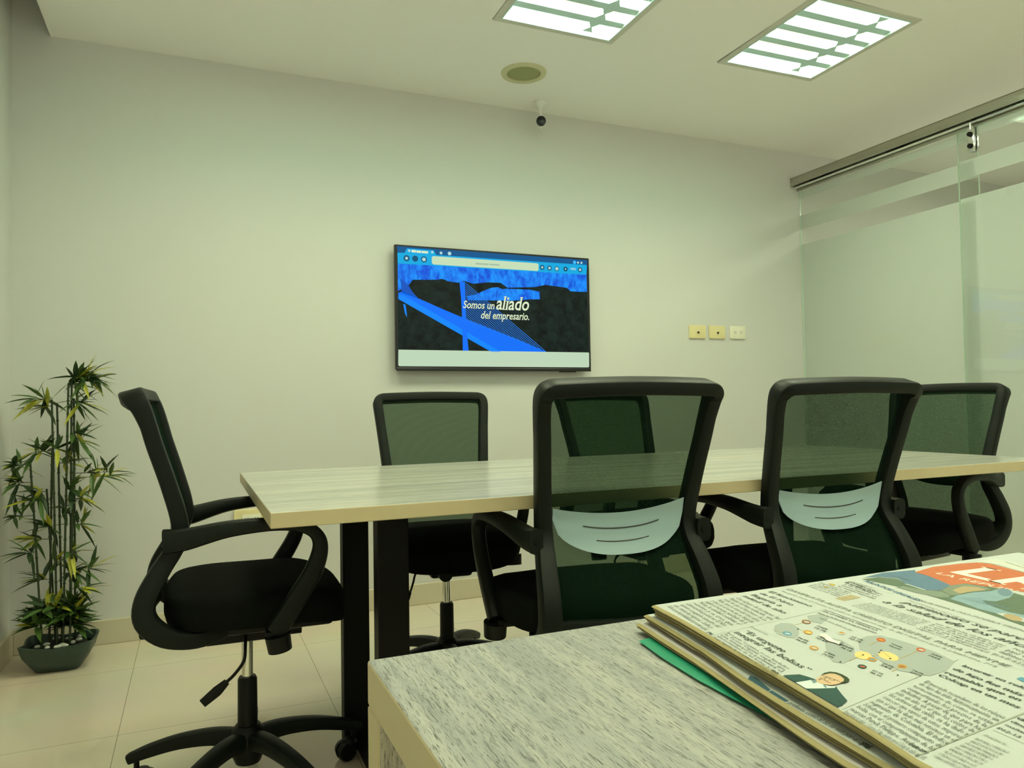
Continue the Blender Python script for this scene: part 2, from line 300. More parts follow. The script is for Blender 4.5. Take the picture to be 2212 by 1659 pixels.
HEADLINES = [('serif', 'El fenómeno', (0.4985, 0.5524), (0.4941, 0.4965), 1.15), ('serif', 'de El Niño', (0.4868, 0.5518), (0.4829, 0.5066), 1.15), ('serif', 'llegaría a', (0.4761, 0.5514), (0.4717, 0.5091), 1.15), ('serif', 'mitad de año', (0.4663, 0.5514), (0.4586, 0.4905), 1.15), ('serif', '“Es urgente', (0.3953, 0.4675), (0.3874, 0.4165), 1.2), ('serif', 'integrar las bolsas”', (0.3868, 0.4687), (0.3747, 0.382), 1.2), ('thin', 'FINANZAS', (0.4078, 0.4736), (0.405, 0.4515), 1.0), ('thin', 'DAVIPLATA ALISTA CRÉDITO DIGITAL PARA MIPYME', (0.52, 0.5519), (0.4978, 0.3285), 1.25), ('small', 'Recibirán hasta un monto en 2022 se entregaron más de $6,1 billones por la plataforma. P18', (0.5109, 0.5488), (0.491, 0.3319), 0.9), ('bold', 'EN 10 PAÍSES YA TIENEN LA', (0.4928, 0.481), (0.488, 0.4224), 1.1), ('bold', 'INFLACIÓN EN DOBLE DÍGITO', (0.4846, 0.479), (0.4815, 0.4185), 1.1), ('small', 'HISTORIA MENOR EN', (0.4746, 0.4673), (0.4702, 0.4313), 1.0), ('bserif', 'Invertir en relojes', (0.4737, 0.3433), (0.4691, 0.291), 1.25), ('bserif', 'de lujo fue más', (0.4627, 0.3419), (0.4572, 0.2937), 1.25), ('bserif', 'rentable que en el', (0.4517, 0.3398), (0.4485, 0.2813), 1.25), ('bserif', 'Colcap en un mes', (0.444, 0.3385), (0.4376, 0.2831), 1.25), ('blue', 'ASUNTOS LEGALES', (0.6119, 0.5441), (0.5926, 0.468), 1.2), ('thin', 'SURTIMAX NO PODRÁ FRENAR', (0.5936, 0.4672), (0.5844, 0.3634), 1.2), ('small', 'FALLO DE EXPERTOS DE UN GRUPO DE ABOGADOS', (0.5862, 0.4729), (0.5697, 0.3833), 0.9), ('ital', 'patrimonio se parece', (0.5751, 0.4718), (0.5617, 0.3464), 0.95), ('ital', 'a la salud de los años', (0.5621, 0.48), (0.5462, 0.3419), 0.95), ('bold', 'P28-29', (0.3415, 0.2784), (0.3408, 0.2684), 1.2), ('bold', 'P12-13', (0.4007, 0.2712), (0.4, 0.2589), 1.2), ('bserif', 'día', (0.4234, 0.2751), (0.4216, 0.2661), 1.1), ('bserif', 'dinero', (0.416, 0.2737), (0.4135, 0.2593), 1.1), ('bserif', 'mañana', (0.4087, 0.2722), (0.4072, 0.2577), 1.1), ('thin', 'ÍNDICE', (0.3864, 0.2687), (0.3852, 0.2565), 1.1), ('white', 'LA REPÚBLICA', (0.7018, 0.5335), (0.6935, 0.415), 1.15), ('whiteLR', 'LR', (0.7215, 0.5355), (0.715, 0.432), 0.85), ('bold', 'P4', (0.3675, 0.4775), (0.3667, 0.4717), 1.2), ('bold', 'P2-3', (0.3537, 0.3915), (0.3533, 0.3854), 1.2), ('small', 'LR 2022', (0.6539, 0.5465), (0.6506, 0.5241), 1.0), ('small', 'INFORMARON', (0.5982, 0.5461), (0.595, 0.5199), 1.0), ('bold', 'INFORMA CON', (0.5951, 0.5477), (0.5862, 0.5083), 1.0), ('bold', 'EL ASTERISCO', (0.5906, 0.5474), (0.5796, 0.5086), 1.0), ('small', 'P8 EDITORIAL OPINIÓN', (0.8149, 0.5355), (0.7975, 0.4972), 1.0), ('bold', '7,68%', (0.4564, 0.4529), (0.4552, 0.4408), 1.0), ('bold', '15,7%', (0.4512, 0.4501), (0.4501, 0.4377), 1.0), ('bold', '14,55%', (0.4373, 0.4325), (0.4365, 0.4213), 1.0), ('bold', '10,4%', (0.4325, 0.43), (0.4317, 0.4185), 1.0), ('bold', '94,8%', (0.4211, 0.4371), (0.4206, 0.4258), 1.0), ('bold', '94,8%', (0.4164, 0.4345), (0.416, 0.423), 1.0), ('bold', '5,90%', (0.4137, 0.404), (0.4134, 0.394), 1.0), ('bold', '24,0%', (0.4094, 0.4018), (0.4091, 0.3915), 1.0), ('bold', '12,1%', (0.4589, 0.4208), (0.4578, 0.4098), 1.0), ('bold', '10,1%', (0.454, 0.4184), (0.4529, 0.4071), 1.0), ('bold', '33,8%', (0.4362, 0.4084), (0.4355, 0.3981), 1.0), ('bold', '34,1%', (0.4317, 0.4062), (0.4309, 0.3955), 1.0), ('bold', '57,68%', (0.471, 0.3958), (0.4697, 0.3857), 1.0), ('bold', '64,27%', (0.4662, 0.3937), (0.4648, 0.3832), 1.0), ('bold', '7,00%', (0.4772, 0.3686), (0.4758, 0.3593), 1.0), ('bold', '13,6%', (0.4725, 0.3667), (0.4711, 0.3572), 1.0), ('bold', '87,3%', (0.4135, 0.3628), (0.4132, 0.3542), 1.0), ('bold', '88,3%', (0.4095, 0.3611), (0.4092, 0.3522), 1.0), ('bold', '52,2%', (0.4308, 0.3697), (0.4302, 0.3607), 1.0), ('bold', '54%', (0.4265, 0.3679), (0.426, 0.3586), 1.0), ('bold', '54,2%', (0.4372, 0.3517), (0.4365, 0.3432), 1.0), ('bold', '57,2%', (0.433, 0.35), (0.4323, 0.3413), 1.0)]
BLOCKS = [(12, 36, 'Con el paso de los meses, las lluvias se han reducido, una señal de que el fenómeno de La Niña, que se extendió tres años, y que en el norte ya se despide según el reciente resultado de la Noaa, la entidad confirma el retorno y se cree que Latinoamérica podría ver El Niño durante el segundo semestre del año, siendo las regiones Caribe y Pacífico las que más probabilidades de presentar sequías.', (0.4563, 0.5488), (0.443, 0.4805), (0.3843, 0.5532)), (5, 36, 'Bernardo González, socio fundador de Tacver Capital, explicó que esta integración permitirá el abastecimiento de las bolsas y una mejor liquidez de los activos en el mercado.', (0.3811, 0.469), (0.3658, 0.3882), (0.3653, 0.4657)), (14, 36, 'El mercado secundario de los relojes de lujo ha sido históricamente un termómetro de cómo se están comportando los precios de la industria. A pesar de que para ha sido un año en el que los costos de los activos han caído, se ha dado a conocer que varios de estos, mayores que el que ha dado más retornos en el segmento de Colombia. El índice Schubert, el primero compuesto de bolsa, con el comportamiento de las marcas Patek Philippe, Audemars Piguet y Rolex ha subido 1,1% en los 30 días, mientras que el Colcap ha caído casi 10%.', (0.4258, 0.334), (0.4161, 0.2776), (0.3433, 0.3223)), (6, 34, 'Académicos y expertos han recopilado y comparado en distintos países la evidencia con que las relaciones de las bolsas y el desarrollo están más cerca de lo que parecían para la población adulta mayor.', (0.5481, 0.4828), (0.5441, 0.4201), (0.5286, 0.4833)), (6, 34, 'sión del sistema era igual a como la conocida en la década de los 90 antes de la reforma con el 93, que fue una etapa que llevó el copago alto, y el aseguramiento obligatorio creció rápidamente el papel.', (0.5443, 0.4155), (0.5385, 0.3561), (0.5202, 0.4141)), (4, 30, 'recepción del seguro pasó de dos a tres millones en los años que se dio de la vida de muchos', (0.538, 0.3503), (0.5298, 0.3089), (0.5146, 0.35)), (9, 40, 'EDITORIAL 2 OPINIÓN 3 ANÁLISIS 4 ASUNTOS 5 GLOBO 6 ECONOMÍA 7 FINANZAS 8 CAJA FUERTE 9 INTERNET 10 AGRO 11 INFRAESTRUCTURA 12 EMPRESAS 13 BOLSAS 14 SALUD 15 SOCIALES 16 OCIO 17 TECNOLOGÍA 18 TURISMO 19 ENERGÍA 20 DEPORTES 21 CULTURA 22', (0.3778, 0.2677), (0.3771, 0.2504), (0.3409, 0.264)), (5, 30, 'Bogotá amplió los datos de la consulta sobre los lugares con mejores precios en las plazas de abasto de varias ciudades', (0.5671, 0.5559), (0.5616, 0.5139), (0.547, 0.5523)), (4, 30, 'los costos del agro y de los insumos vienen bajando en las centrales mayoristas', (0.589, 0.5432), (0.5816, 0.4965), (0.5714, 0.538))]
